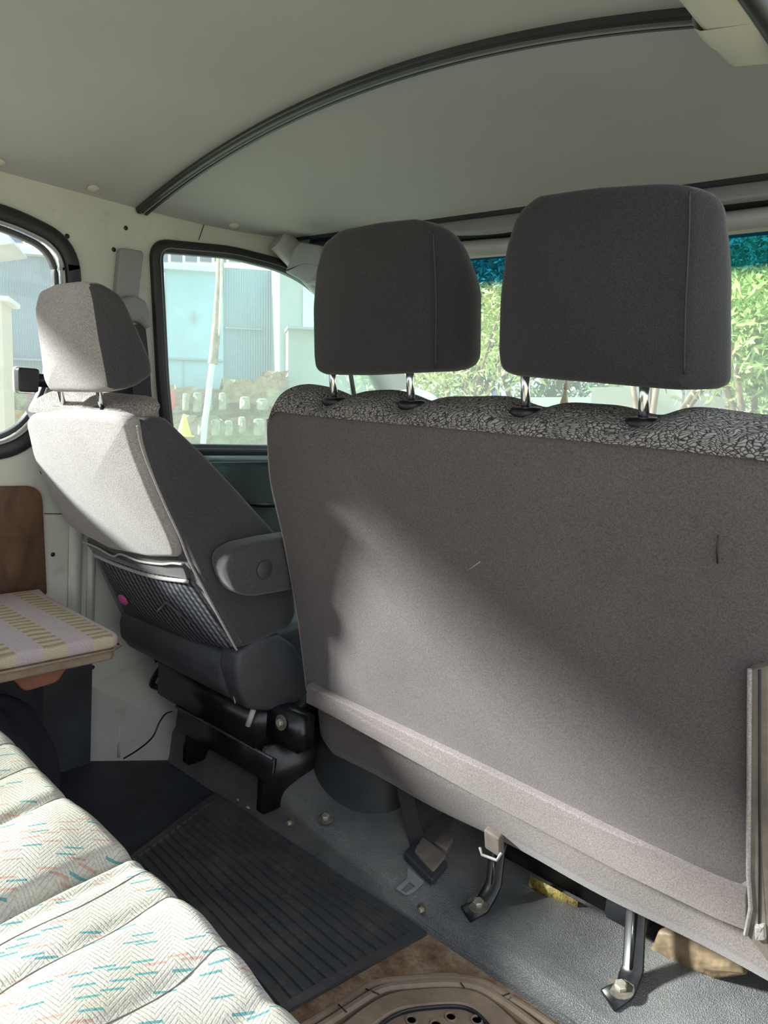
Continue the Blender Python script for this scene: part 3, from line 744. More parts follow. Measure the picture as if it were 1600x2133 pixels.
for (bx, by, tx, ty, wd_) in [(1003, 1893, 1037, 1770, .034), (1300, 2068, 1325, 1895, .036)]:
    g0 = ground(bx, by); lg = bpy.data.objects.new('leg', None); COL.objects.link(lg); lg.parent = bench; lg.location = g0 - worldloc(bench)
    top = ony(tx, ty, g0.y + .06); kn = ony(tx + 2, by - 60, g0.y + .045)
    kn = ony(tx - (tx - bx) * .25, by - 52, g0.y + .03)
    n_ = V((0, -.25, .97)).normalized()
    bm = BM(); tube(bm, [g0 + V((-.012, -.035, -.001)), g0 + V((0, 0, .006)), g0.lerp(kn, .55) + V((0, .004, .004)), kn, top, top + V((.004, .03, .07))], .01, flat=(wd_, .008), up=(0, -.9, .45)); build('bracket', bm, M['black_metal'], lg, bevel=.001)
    bm = BM(); tube(bm, [kn + V((0, -.006, -.01)), top + V((0, -.006, 0))], .0035, 8); build('stiffener', bm, M['black_metal'], lg)
    bolt(lg, g0 + V((-.004, -.006, .010)), n_, .0115)
    bm = BM(); lathe(bm, g0 + V((-.004, -.006, .0095)), n_, [(.021, 0), (.021, .002), (.012, .0021)], 24); build('large_washer', bm, M['black_metal'], lg, auto=30)
# =================================================================== SEAT BELT BUCKLE on the floor
sb = thing('seat_belt_tongue', ground(855, 1850), 'seat belt tongue with brown plastic cover and metal plate lying on the black floor cover', 'seat belt')
c0 = ground(885, 1822); gx = [ground(*p) for p in ((838, 1768), (920, 1800), (905, 1862), (820, 1830))]
def gl(px, py, dz=.006):
    p = ground(px, py); return p + V((0, -.002, dz))
def quadpuff(name, pxs, thick, mat, parent, r=.004, dz=.004, tilt=None):
    P = [gl(x, y, dz) for x, y in pxs]; c = sum(P, V()) / len(P)
    n = V((0, 0, 0))
    for i in range(len(P)): n += (P[i] - c).cross(P[(i+1) % len(P)] - c)
    n.normalize()
    if n.z < 0: n = -n
    u = (P[1] - P[0]).normalized(); u = (u - n * u.dot(n)).normalized(); w = n.cross(u)
    l2 = [V(((p - c).dot(u), (p - c).dot(w))) for p in P]
    bm = BM(); puff(bm, circ_corner(l2, min(.008, r * 2), 4), c, u, w, n, thick, r, inner=2); return build(name, bm, mat, parent, auto=50)
quadpuff('tongue_cover', [(855, 1772), (937, 1832), (905, 1852), (838, 1795)] if 0 else [(868, 1762), (935, 1812), (900, 1852), (840, 1793)], .018, M['dark_plastic'], sb, .005)
o = quadpuff('cover_inset', [(880, 1762), (932, 1800), (902, 1836), (862, 1792)], .024, M['dirt_cloth'], sb, .004)
o['label'] = 'brown faded cover'
quadpuff('cover_inset', [(912, 1728), (945, 1762), (930, 1788), (885, 1760)], .020, M['dirt_cloth'], sb, .004)
fr_ = [gl(*p, .009) for p in ((850, 1812), (884, 1842), (862, 1862), (846, 1877), (826, 1868), (828, 1856), (848, 1836))]
c = sum(fr_, V()) / len(fr_); n = (fr_[1] - fr_[0]).cross(fr_[2] - fr_[0]).normalized(); n = n if n.z > 0 else -n
u = (fr_[1] - fr_[0]).normalized(); u = (u - n * u.dot(n)).normalized(); w = n.cross(u)
lp = circ_corner([V(((p - c).dot(u), (p - c).dot(w))) for p in fr_], .003, 3)
hl = [gl(*p, .009) for p in ((852, 1842), (866, 1851), (846, 1868), (835, 1862))]
hlp = circ_corner([V(((p - c).dot(u), (p - c).dot(w))) for p in hl], .002, 3)
me = holed('metal_tongue', lp, [hlp], .003, lambda q: c + u * q.x + w * q.y + n * q.z); link('metal_tongue', me, M['chrome'] if 0 else plain('tongue_metal', (.60, .60, .63), .4, .6), sb, smooth=False)
def strap(name, pxs, w_, mat, parent, lift=.012, th_=.003, up=(0, -.7, .7)):
    P = catmull([ony(x, y, yy) for x, y, yy in pxs], 6); bm = BM(); tube(bm, P, .01, flat=(w_, th_), up=up); return build(name, bm, mat, parent, auto=40)
strap('webbing', [(842, 1640, 1.20), (855, 1700, 1.20), (868, 1745, 1.19), (872, 1780, 1.165)], .036, M['belt'], sb)
strap('webbing', [(950, 1670, 1.26), (925, 1712, 1.23), (895, 1745, 1.20), (880, 1778, 1.172)], .032, M['belt'], sb)
bk = thing('seat_belt_buckle', ony(1020, 1760, 1.17), 'grey seat belt buckle hanging by the bench leg nearest the belt tongue', 'buckle')
bm = BM(); puff(bm, circ_corner([(-.018, -.016), (.018, -.020), (.020, .026), (-.016, .03)], .006, 4), ony(1024, 1762, 1.145), (1, 0, 0), (0, -.3, 1), (0, 1, .3), .016, .004); build('buckle_body', bm, M['dirt_cloth'], bk, auto=40)
bm = BM(); tube(bm, [ony(1000, 1765, 1.15), ony(1004, 1780, 1.15), ony(1035, 1792, 1.15), ony(1045, 1776, 1.15)], .003, 8); build('wire_guide', bm, M['light_plastic'], bk)
# bolts set in the cover, small screws
for (x, y, r, lab) in [(679, 1706, .0095, 'silver bolt in a hole of the floor cover by the dark console cover'), (881, 1893, .006, 'small screw eye on the cover edge below the belt tongue'), (607, 1713, .006, 'small rusty screw on the cover edge nearest the bolt by the console')]:
    b_ = thing('floor_bolt', ground(x, y) if x == 679 else ony(x, y, 1.070), lab, 'bolt', None)
    p = V(b_.location); nn_ = V((0, -.3, 1)) if x == 679 else V((0, -1, .1))
    bolt(b_, p + nn_.normalized() * .001, nn_, r)
# dark tapered console cover between the seats
cc_ = [ony(690, 1692, 1.16), None]
cz0 = ground(690, 1688)
def cone(u, v):
    a = math.pi * 2 * u; t = v
    bx = -1.105 + .0 * t; rx = .145 * (1 - t) + .108 * t; ry = .095 * (1 - t) + .075 * t
    z = -.94 + .29 * t
    y = 1.245 + .01 * t - ry * math.cos(a) ; x = bx - .02 * (1-t) + rx * math.sin(a) * (abs(math.cos(a)) * .0 + 1)
    return V((x, y, z - .02 * (1 - t) * math.cos(a) * 1.2))
bm = BM(); vs = grid(bm, cone, 48, 14); bmesh.ops.remove_doubles(bm, verts=bm.verts[:], dist=.0003)
ring_ = [v for v in bm.verts if v.co.z > -.66]
bm.faces.new(sorted(ring_, key=lambda v: math.atan2(v.co.y - 1.245, v.co.x + 1.105)))
tag(build('console_cover', bm, M['dark_plastic'], auto=50), 'dark grey tapered plastic cover standing on the floor at the bench corner', 'console cover')

# =================================================================== things under the bench
ub = thing('under_seat_box', (-.55, 1.30, -.90), 'black box with yellow printed label under the bench', 'tool box')
bm = BM(); box(bm, (-.60, 1.345, -.845), (.34, .15, .13)); build('box_body', bm, M['black_metal'], ub, bevel=.006)
a = ony(1103, 1842, 1.264)
u_ = (ony(1198, 1872, 1.264) - a); u_.y = 0
bm = BM(); L_ = u_.length; un = u_.normalized()
ctr = ony(1152, 1862, 1.267); box(bm, ctr, (.105, .003, .026)); build('label_plate', bm, M['label'], ub, bevel=.0008)
bm = BM(); box(bm, ony(1160, 1897, 1.266), (.085, .003, .016)); build('worn_sticker', bm, M['duct'], ub)
bm = BM(); box(bm, (-.455, 1.29, -.865), (.075, .07, .085)); tag(build('metal_bracket', bm, M['rubber'], bevel=.004), 'small dark bracket box under the bench beside the long leg', 'bracket')
# dirty brown duct
bm = BM(); P = [ony(1350, 1985, 1.33), ony(1420, 1990, 1.29), ony(1500, 2005, 1.26), ony(1560, 2025, 1.24)]
bm.free(); bm = BM(); dpz = [(lambda q: (q.x, q.z))(ony(x, y, 1.27)) for x, y in [(1370, 1940), (1338, 2012), (1366, 2044), (1440, 2036), (1490, 2044), (1556, 2034), (1545, 2005), (1440, 1950)]]
puff(bm, circ_corner(dpz, .006, 3), (0, 1.27, 0), (1, 0, 0), (0, 0, 1), V((0, 1, .12)).normalized(), .10, .008, .008, inner=3); d = build('air_duct', bm, M['duct'], auto=35); tag(d, 'dirty brown duct under the right end of the bench', 'duct')
bm = BM(); box(bm, (-.33, 1.36, -.83), (.26, .14, .11)); tag(build('metal_housing', bm, M['rubber'], bevel=.01), 'black housing behind the brown duct under the bench', 'housing')

# =================================================================== DRIVER SEAT
drv = thing('driver_seat', (-1.45, 1.2, -.90), 'reclined grey driver seat with pale sunlit back, armrest and net pocket', 'car seat')
DA, DB = .645, -.543
Wd = V((0, DB, 1)).normalized(); Nd = V((0, 1, -DB)).normalized(); O1 = V((0, DA, 0))
def dl(px, py): p = onp(px, py, DA, DB) - O1; return (p.x, p.dot(Wd))
sp2 = lambda x, y: (lambda q: (q.y, q.z))(onx(x, y, -1.212))
side = [sp2(286, 882), sp2(312, 868), sp2(345, 868), sp2(430, 950), sp2(500, 1025), sp2(578, 1112), sp2(612, 1200), sp2(618, 1280), sp2(605, 1308), sp2(540, 1338), sp2(497, 1352), sp2(440, 1235), sp2(400, 1150), sp2(345, 1020), sp2(312, 940)]
side = smooth_loop(resamp(side, .02), 1)
bm = BM()
def td(p, u, w, d):
    # left edge bulges, top slightly narrower
    return p
puff(bm, side, (-1.700, 0, 0), (0, 1, 0), (0, 0, 1), (1, 0, 0), .492, .016, .006, .004, inner=4)
build('backrest', bm, M['felt_side'], drv, auto=70)
# pale back panel
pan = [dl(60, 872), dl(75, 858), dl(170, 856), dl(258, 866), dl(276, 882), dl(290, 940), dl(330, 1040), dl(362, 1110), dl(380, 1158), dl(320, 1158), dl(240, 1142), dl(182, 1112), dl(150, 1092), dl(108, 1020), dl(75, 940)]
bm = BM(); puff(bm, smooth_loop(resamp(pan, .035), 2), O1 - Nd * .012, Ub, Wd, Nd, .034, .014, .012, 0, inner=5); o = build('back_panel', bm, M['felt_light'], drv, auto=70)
# lower back with net pocket
low = [dl(180, 1122), dl(392, 1170), dl(440, 1250), dl(492, 1350), dl(300, 1318), dl(262, 1300), dl(215, 1200)]
bm = BM(); puff(bm, resamp(low, .02), O1 - Nd * .002, Ub, Wd, Nd, .02, .006, .0, 0, inner=2); build('back_lining', bm, M['felt_dark'], drv, auto=70)
net = [dl(205, 1152), dl(300, 1180), dl(400, 1205), dl(440, 1265), dl(488, 1348), dl(400, 1330), dl(268, 1278), dl(228, 1200)]
bm = BM(); puff(bm, smooth_loop(resamp(net, .02), 1), O1 - Nd * .008, Ub, Wd, Nd, .01, .003, .016, 0, inner=5); nt_ = build('net_pocket', bm, M['net'], drv, auto=70)
def dP(x, y, d): q = dl(x, y); return O1 + Ub * q[0] + Wd * q[1] - Nd * d
bm = BM(); tube(bm, catmull([dP(x, y, .013) for x, y in [(182, 1122), (215, 1136), (245, 1152), (262, 1148), (300, 1162), (345, 1168), (370, 1166), (390, 1168)]], 6), .0024, 8); build('pocket_hem', bm, M['felt_light'], drv)
bm = BM(); tube(bm, catmull([dP(x, y, .012) for x, y in [(204, 1150), (240, 1166), (290, 1184), (340, 1197), (400, 1204)]], 6), .0042, 8); build('pocket_elastic', bm, M['felt_light'], drv)
bm = BM(); hemp = smooth_loop(resamp([dl(184, 1126), dl(240, 1156), dl(300, 1166), dl(388, 1172), dl(400, 1202), dl(320, 1190), (dl(206, 1152))], .02), 1)
puff(bm, hemp, O1 - Nd * .010, Ub, Wd, Nd, .01, .003, .003, 0, inner=2); build('pocket_flap', bm, M['felt_dark'], drv, auto=70)
bm = BM(); tube(bm, catmull([dP(x, y, .006) + V((.003, 0, 0)) for x, y in [(290, 884), (305, 945), (345, 1042), (377, 1112), (400, 1170), (445, 1255), (496, 1350)]], 8), .0022, 8); build('side_seam', bm, M['felt_light'], drv)
for (a, b, rr_) in (((348, 1258), (366, 1240), .0025), ((366, 1240), (415, 1282), .0016)):
    bm = BM(); tube(bm, [dP(*a, .026), dP(*b, .026)], rr_, 6); build('net_crease', bm, M['felt_dark'], nt_)
pk = tag(link('x', bpy.data.meshes.new('x')) if 0 else build('pink_wrapper', lathe(BM(), dP(275, 1236, .022), -Nd + V((.2, 0, .1)), [(.004, 0), (.012, .002), (.016, .005), (.009, .008), (.002, .009)], 7), M['pink'], smooth=False), 'small pink wrapper in the net pocket of the driver seat', 'wrapper')
# pale braided top edge
bm = BM()
def dtop(u, v):
    a = dl(70, 862); b = dl(330, 866)
    x = -1.680 + u * .448; e = min(1, min(u, 1 - u) / .16); e = math.sqrt(max(0, 1 - (1 - e) ** 2))
    al = math.pi * v; yy = .045 - .052 * math.cos(al) * (.2 + .8 * e); hh = math.sin(al) * .020 * e - .012 * (1 - e)
    base = O1 + Wd * dl(170, 858)[1] ; base.x = x
    return base + Nd * (yy + .004) + Wd * (hh - .016)
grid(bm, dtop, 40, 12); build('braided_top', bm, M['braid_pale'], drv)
# driver headrest
Wh2 = V((0, -.30, 1)).normalized(); Nh2 = V((0, 1, .30)).normalized(); OA = .64
def hl2(x, y): p = onp(x, y, OA, -.30); return (p.x, (p - V((0, OA, 0))).dot(Wh2))
face = [(100, 820), (85, 790), (74, 700), (66, 640), (75, 605), (110, 588), (160, 582), (183, 585), (193, 615), (205, 700), (222, 790), (226, 815), (200, 822)]
pts2 = smooth_loop(resamp([hl2(*p) for p in face], .024), 2); xs_ = [p[0] for p in pts2]; xc2 = (min(xs_) + max(xs_)) / 2; hw2 = (max(xs_) - min(xs_)) / 2
wmax2 = max(p[1] for p in pts2); wmin2 = min(p[1] for p in pts2)
def th2(p, u, w, d):
    t = max(0, min(1, d / .12)); s = math.sin(math.pi * t * .9)
    tt = max(0, min(1, (w - wmin2) / (wmax2 - wmin2))); k = .45 + .55 * min(1, (1 - tt) / .75) ** .8
    return p - Nh2 * (d * (1 - k)) + V((.006 * s * (1 if u > xc2 else 0), 0, 0)) + Wh2 * (-.03 * t * max(0, tt - .5) * 2 + .022 * t * t * max(0, .3 - tt) * 3)
bm = BM(); puff(bm, pts2, V((0, OA, 0)), (1, 0, 0), Wh2, Nh2, .092, .018, .008, .010, inner=5, out=.004, taper=th2)
for f in bm.faces: f.material_index = 0
bm.faces.ensure_lookup_table()
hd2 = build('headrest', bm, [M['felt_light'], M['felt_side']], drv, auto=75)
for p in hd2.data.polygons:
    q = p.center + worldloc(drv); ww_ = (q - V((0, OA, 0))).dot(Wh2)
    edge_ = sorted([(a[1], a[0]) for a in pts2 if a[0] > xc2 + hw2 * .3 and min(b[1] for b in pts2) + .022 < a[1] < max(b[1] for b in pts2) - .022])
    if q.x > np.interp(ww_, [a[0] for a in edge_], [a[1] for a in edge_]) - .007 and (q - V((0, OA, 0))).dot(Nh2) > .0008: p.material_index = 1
bm = BM(); tube(bm, catmull([onp(x, y, OA + .006, -.30) for x, y in [(194, 625), (205, 700), (217, 760), (223, 795)]], 6), .0014, 6); build('seam', bm, M['felt_dark'], hd2)
for (x, y0, y1) in ((131, 812, 845), (211, 812, 848)):
    a = ony(x - 6, y0, .665); b = ony(x + 2, y1, .70)
    bm = BM(); tube(bm, [a + (a - b) * .5, b, b + (b - a) * .4], .0062, 12); build('post', bm, M['chrome'], hd2)
    bm = BM(); puff(bm, circ_corner([(-.02, -.012), (.02, -.012), (.02, .012), (-.02, .012)], .006, 4), b + V((0, 0, -.010)), (1, 0, 0), V((0, .9, .3)).normalized(), V((0, -.3, .95)).normalized(), .012, .003); build('post_collar', bm, M['black_plastic'], drv, auto=50)
# armrest
arm = [(lambda q: (q.y, q.z))(onx(x, y, -1.145)) for x, y in [(472, 1180), (478, 1155), (505, 1138), (560, 1125), (640, 1112), (660, 1130), (665, 1215), (600, 1232), (530, 1244), (502, 1240), (484, 1215)]]
bm = BM(); puff(bm, smooth_loop(resamp(arm, .02), 1), (-1.205, 0, 0), (0, 1, 0), (0, 0, 1), (1, 0, 0), .062, .014, 0, .004, inner=3); ar = build('armrest', bm, M['felt_dark'], drv, auto=70)
bm = BM(); lathe(bm, onx(550, 1186, -1.1395), (1, 0, 0), [(.019, 0), (.019, .003), (.017, .0045)], 24); build('pivot_cap', bm, M['dark_plastic'], ar, auto=40)
# seat cushion: rear roll and side skirt
cs_ = [(lambda q: (q.y, q.z))(onx(x, y, -1.212)) for x, y in [(497, 1360), (530, 1335), (580, 1320), (615, 1345), (640, 1390), (648, 1440), (620, 1465), (560, 1483), (515, 1478), (497, 1440), (490, 1400)]]
cs2 = [(q[0], q[1]) for q in cs_]
bm = BM(); puff(bm, smooth_loop(resamp(cs2, .02), 1), (-1.275, 0, 0), (0, 1, 0), (0, 0, 1), (1, 0, 0), .065, .012, 0, .006, inner=3); build('side_skirt', bm, M['vinyl'], drv, auto=70)
ro = [(.935, -.585), (.95, -.555), (1.0, -.535), (1.35, -.50), (1.42, -.53), (1.42, -.64), (1.36, -.67), (1.02, -.675), (.965, -.665), (.938, -.63)]
bm = BM(); puff(bm, smooth_loop(resamp(ro, .02), 1), (-1.705, 0, 0), (0, 1, 0), (0, 0, 1), (1, 0, 0), .45, .02, .01, 0, inner=3); build('seat_cushion', bm, M['vinyl'], drv, auto=70)
# frame, rails, lever
bm = BM(); box(bm, (-1.44, 1.20, -.745), (.42, .36, .10)); build('seat_frame', bm, M['black_metal'], drv, bevel=.008)
ra, rb_ = ony(372, 1470, 1.03), ony(572, 1580, 1.03)
bm = BM(); tube(bm, [ra, rb_], .01, flat=(.06, .008), up=(0, -1, .12)); fr2 = build('rail', bm, M['black_metal'], drv, bevel=.002)
fr2.location.z -= .032
bm = BM(); tube(bm, [ra + V((0, -.006, 0)), rb_ + V((0, -.006, 0))], .0045, 10); build('rail_edge', bm, plain('polished_black_edge', (.10, .10, .105), .25, .5), drv)
for x in (-1.52, -1.22):
    bm = BM(); box(bm, (x, 1.20, -.86), (.03, .34, .16)); build('side_rail', bm, M['black_metal'], drv, bevel=.004)
bm = BM(); tube(bm, [ony(528, 1478, 1.0), ony(516, 1512, .99)], .0065, 12); build('lever', bm, M['light_plastic'], drv)
bm = BM(); tube(bm, catmull([ony(487, 1400, .955), ony(486, 1440, .96), ony(490, 1465, .97)], 5), .0016, 6); build('cord', bm, M['light_plastic'], drv)
bm = BM(); puff(bm, circ_corner([(-.006, -.012), (.006, -.014), (.004, .015), (-.002, .016)], .003, 3), ony(487, 1411, .945), (1, 0, 0), (0, 0, 1), (0, 1, 0), .004, .001); build('care_tag', bm, M['light_plastic'], drv)
bolt(drv, ony(586, 1505, 1.035) + V((0, 0, 0)), (0, -1, .1), .009)
bm = BM(); box(bm, ony(590, 1505, 1.07), (.16, .05, .08)); build('hinge_plate', bm, M['black_metal'], drv, bevel=.004)
# recliner knob by the pillar side, and hardware hanging below
bm = BM(); P = catmull([ony(345, 1375, 1.04), ony(328, 1400, 1.03), ony(316, 1425, 1.03), ony(330, 1432, 1.04)], 5); tube(bm, P, .008, 8); build('recliner_hook', bm, M['black_metal'], drv)
# rolled paper under the seat
bm = BM(); P = [ony(425, 1520, 1.12), ony(470, 1550, 1.06)]; g = ony(465, 1548, 1.075)
tube(bm, [g + V((-.10, .05, .01)), g + V((0, 0, 0))], .011, 16, cap=False); tag(build('paper_roll', bm, M['duct']), 'small brown paper roll under the driver seat', 'paper roll')

# =================================================================== DRIVER SEAT BELT on the pillar
sbelt = thing('shoulder_belt', (XW, 1.0, .1), 'driver shoulder belt with grey guide rail cover on the cream door post', 'seat belt')
gp = [(lambda q: (q.y, q.z))(onx(x, y, XW + .02)) for x, y in [(250, 516), (300, 523), (284, 655), (238, 655)]]
bm = BM(); puff(bm, circ_corner(gp, .012, 6), (XW, 0, 0), (0, 1, 0), (0, 0, 1), (1, 0, 0), .022, .004, 0, 0, inner=0); build('guide_cover', bm, M['grey_plastic'], sbelt, auto=60)
dr = [(lambda q: (q.y, q.z))(onx(x, y, XW + .04)) for x, y in [(246, 640), (256, 622), (278, 615), (300, 628), (308, 650), (313, 680), (300, 686), (288, 672), (256, 668), (247, 655)]]
bm = BM(); puff(bm, smooth_loop(resamp(dr, .01), 1), (XW + .02, 0, 0), (0, 1, 0), (0, 0, 1), (1, 0, 0), .035, .010, 0, .003, inner=3); build('belt_ring_cover', bm, M['grey_plastic'], sbelt, auto=60)
bm = BM(); lathe(bm, onx(252, 642, XW + .05), (.9, -.5, 0), [(.012, 0), (.012, .006), (.009, .008)], 18); build('cover_cap', bm, M['grey_plastic'], sbelt, auto=40)
P = [onx(283, 676, XW + .045), onx(292, 760, XW + .045), onx(300, 850, XW + .045), onx(325, 960, XW + .045)]
bm = BM(); tube(bm, catmull(P, 6), .01, flat=(.052, .0025), up=(1, 0, 0)); build('webbing', bm, M['belt'], sbelt, auto=40)
P = [onx(265, 676, XW + .025), onx(270, 760, XW + .02), onx(280, 900, XW + .02)]
bm = BM(); tube(bm, catmull(P, 6), .01, flat=(.052, .0025), up=(1, 0, 0)); build('webbing', bm, M['belt'], sbelt, auto=40)
bm = BM(); box(bm, onx(262, 800, XW + .008), (.016, .09, .16)); build('retractor_cover', bm, M['dark_plastic'], sbelt, bevel=.006)

# =================================================================== REAR LEFT: board, jump seat, bag
wp = circ_corner([(.20, -.245), (.775, -.252), (.79, -.52), (.20, -.52)], [.02, .04, .006, .02])
bm = BM(); puff(bm, wp, (XW, 0, 0), (0, 1, 0), (0, 0, 1), (1, 0, 0), .014, .003, inner=2)
tag(build('wood_board', bm, M['wood'], auto=50), 'dark brown board fixed on the cream wall above the jump seat', 'board')
js = thing('jump_seat', (-1.58, .6, -.52), 'folding jump seat with lilac cushion and beige woven stripes by the wall', 'seat')
P = [(-1.765, .10), (-1.35, .10), (-1.345, .735), (-1.36, .752), (-1.70, .758), (-1.765, .77)]
bm = BM(); puff(bm, circ_corner(P, .012, 4), (0, 0, -.528), (1, 0, 0), (0, 1, 0), (0, 0, 1), .030, .012, 0, .006, inner=3); build('cushion', bm, M['stripe'], js, auto=70)
bm = BM(); puff(bm, circ_corner([(-1.765, .105), (-1.357, .105), (-1.352, .733), (-1.366, .746), (-1.765, .762)], .012, 4), (0, 0, -.552), (1, 0, 0), (0, 1, 0), (0, 0, 1), .026, .005, inner=2); build('seat_base', bm, M['duct'] if 0 else M['scuff'], js, auto=50)
bm = BM(); tube(bm, [V((-1.345, .10, -.527)), V((-1.341, .73, -.527)), V((-1.36, .757, -.527)), V((-1.70, .762, -.527))], .0028, 8); build('piping', bm, M['scuff'], js)
bm = BM(); puff(bm, circ_corner([(-.07, 0), (.07, 0), (.035, -.05), (-.03, -.055)], .012, 4), (-1.45, .62, -.552), (0, 1, 0), (0, 0, 1), (1, 0, 0), .03, .004); build('hinge_bracket', bm, plain('brown_red_bracket', (.30, .12, .07), .6), js, auto=50)
bm = BM(); box(bm, (-1.62, .60, -.775), (.03, .22, .44)); build('support_leg', bm, M['floor'], js, bevel=.006)
def bagf(u, v):
    a = 2 * math.pi * u; b = math.pi * (v - .5)
    r = 1 + .08 * math.sin(3 * a + 2 * v) + .05 * math.sin(7 * a)
    return V((-1.50 + .16 * r * math.cos(b) * math.cos(a), .52 + .17 * r * math.cos(b) * math.sin(a), -.815 + .185 * math.sin(b) * (1 + .05 * math.sin(5 * a))))
bm = BM(); grid(bm, bagf, 48, 24); bmesh.ops.remove_doubles(bm, verts=bm.verts[:], dist=.0005)
bg = thing('cloth_bag', (-1.50, .52, -1.0), 'black cloth bag on the floor under the jump seat', 'bag')
build('bag_body', bm, M['bag'], bg)
bm = BM(); tube(bm, catmull([(-1.36, .42, -.72), (-1.33, .50, -.80), (-1.33, .60, -.86), (-1.37, .66, -.93)], 6), .01, flat=(.03, .004), up=(1, 0, .3)); build('strap', bm, M['bag'], bg, auto=40)

# =================================================================== CREAM REAR BENCH
ZB = -.55
def edge_y(x):
    pts_ = [(-1.5, .452), (-1.22, .440), (-1.0, .436), (-.9, .430), (-.83, .434), (-.77, .440), (-.62, .428), (-.5, .418), (-.42, .412), (-.2, .40)]
    return .024 + float(np.interp(x, [p[0] for p in pts_], [p[1] for p in pts_]))
seams = [(-1.12, .55), (-1.03, .3), (-.935, 1.0), (-.775, 1.7), (-.745, .4), (-.66, .5), (-.55, .35), (-.47, .5), (-.36, .4), (-.25, .4)]
def cb_f(u, v):
    x = -1.26 + 1.24 * u; ey = edge_y(x)
    # v 0..1 : from rear top to the front edge and down
    if v < .8: y = -.55 + (ey - .03 + .55) * (v / .8); z = ZB
    else:
        a = (v - .8) / .2 * math.pi * .62; y = ey - .03 + .03 * math.sin(a); z = ZB - .03 * (1 - math.cos(a)) * 1.6
    y0 = y
    for sx, amp in seams:
        xx = sx + .10 * (ey - y0) * (1 if sx > -1 else .6) - .18 * max(0, ey - y0 - .1) ** 1.5
        ek = 1 - .75 * max(0, (v - .62) / .38)
        z -= (amp * .014 * math.exp(-((x - xx) / .011) ** 2) + amp * .008 * math.exp(-((x - xx) / .06) ** 2)) * ek
    z += .004 * math.sin(x * 23 + y * 6) + .0025 * math.sin(y * 31 + x * 12) + .0022 * math.sin(x * 70 + 9 * math.sin(y * 7)) * max(0, math.sin(y * 9 + x * 5))
    z -= .35 * max(0, -.75 - x) * .0
    return V((x, y, z))
rbch = thing('rear_bench', (-.87, 0, -1.0), 'cream rear bench seat with teal and rust dashes in a zigzag weave', 'bench seat')
bm = BM(); grid(bm, cb_f, 300, 150)
build('cushion', bm, M['bench_cloth'], rbch)
bm = BM(); box(bm, (-.64, -.06, -.66), (1.20, .88, .10)); build('cushion_base', bm, M['seamline'], rbch, bevel=.02)
bm = BM(); box(bm, (-.64, -.10, -.85), (1.10, .60, .30)); build('seat_box', bm, M['floor'], rbch, bevel=.01)
for sx, off in ((-1.12, 0), (-1.03, 0), (-.935, 0), (-.72, 0), (-.66, 0), (-.55, 0), (-.36, 0)):
    P = []
    for k in range(40):
        v = .2 + .75 * k / 39; ey = edge_y(sx)
        y0 = -.55 + (ey + .52) * min(1, v / .8); d = max(0, ey - y0)
        x = sx + .10 * d * (1 if sx > -1 else .6) - .18 * max(0, d - .1) ** 1.5 + .003 * math.sin(y0 * 40)
        if x < -1.26: continue
        p = cb_f((x + 1.26) / 1.24, v); P.append(p + V((0, 0, -.0003)))
    bm = BM(); tube(bm, P, .0011, 6); build('seam', bm, M['seamline'], rbch)

# =================================================================== WINDSHIELD END
wsd = bpy.data.objects.new('window_3', None); COL.objects.link(wsd); wsd.location = (-.93, 1.8, 0); struct(wsd, 'windshield with teal shade band along the top')
def wsf(u, v, off=0):
    x = -1.74 + 1.62 * u; c_ = ((x + .93) / .81) ** 2
    z = .390 - .615 * v; y = 1.62 + .62 * v * .92 - .16 * c_ * (.3 + .7 * v)
    return V((x, y + off, z))
bm = BM(); grid(bm, wsf, 30, 14); bmesh.ops.recalc_face_normals(bm, faces=bm.faces[:])
build('glass_pane', bm, M['windshield'], wsd)
# A pillar (left), light grey inner and black seal
ap = [V((-1.765, 1.44, .455)), V((-1.75, 1.52, .40)), V((-1.735, 1.66, .30)), V((-1.735, 1.90, .08)), V((-1.735, 2.04, -.05)), V((-1.735, 2.15, -.2))]
bm = BM(); tube(bm, catmull(ap, 6), .01, flat=(.085, .05), up=(1, .35, .1)); build('pillar_trim', bm, M['light_plastic'], wsd, auto=50)
bm = BM(); tube(bm, catmull([V((-.10, 1.44, .45)), V((-.12, 1.66, .30)), V((-.12, 2.04, -.05)), V((-.12, 2.15, -.2))], 6), .03, flat=(.085, .05), up=(-1, .35, .1)); build('pillar_trim', bm, M['light_plastic'], wsd, auto=50)
# header: dark gap, light lower trim
bm = BM(); tube(bm, [V((x, 1.60 + .02 * 0 - .06 * ((x + .93) / .81) ** 2, .445)) for x in np.linspace(-1.72, -.10, 30)], .01, flat=(.05, .05), up=(0, 0, 1)); o = build('trim_3', bm, M['rubber'], auto=50); struct(o, 'dark recess above the windshield')
bm = BM(); tube(bm, [V((x, 1.585 - .06 * ((x + .93) / .81) ** 2, .406 + .002 * math.sin(x * 9))) for x in np.linspace(-1.72, -.10, 40)], .01, flat=(.045, .036), up=(0, -.4, 1)); o = build('trim_4', bm, M['light_plastic'], auto=50); struct(o, 'light grey windshield header trim')
bm = BM(); box(bm, (-.93, 1.72, .53), (1.7, .42, .14)); o = build('trim_5', bm, M['rubber'], smooth=False); struct(o, 'closing panel over the cab front')
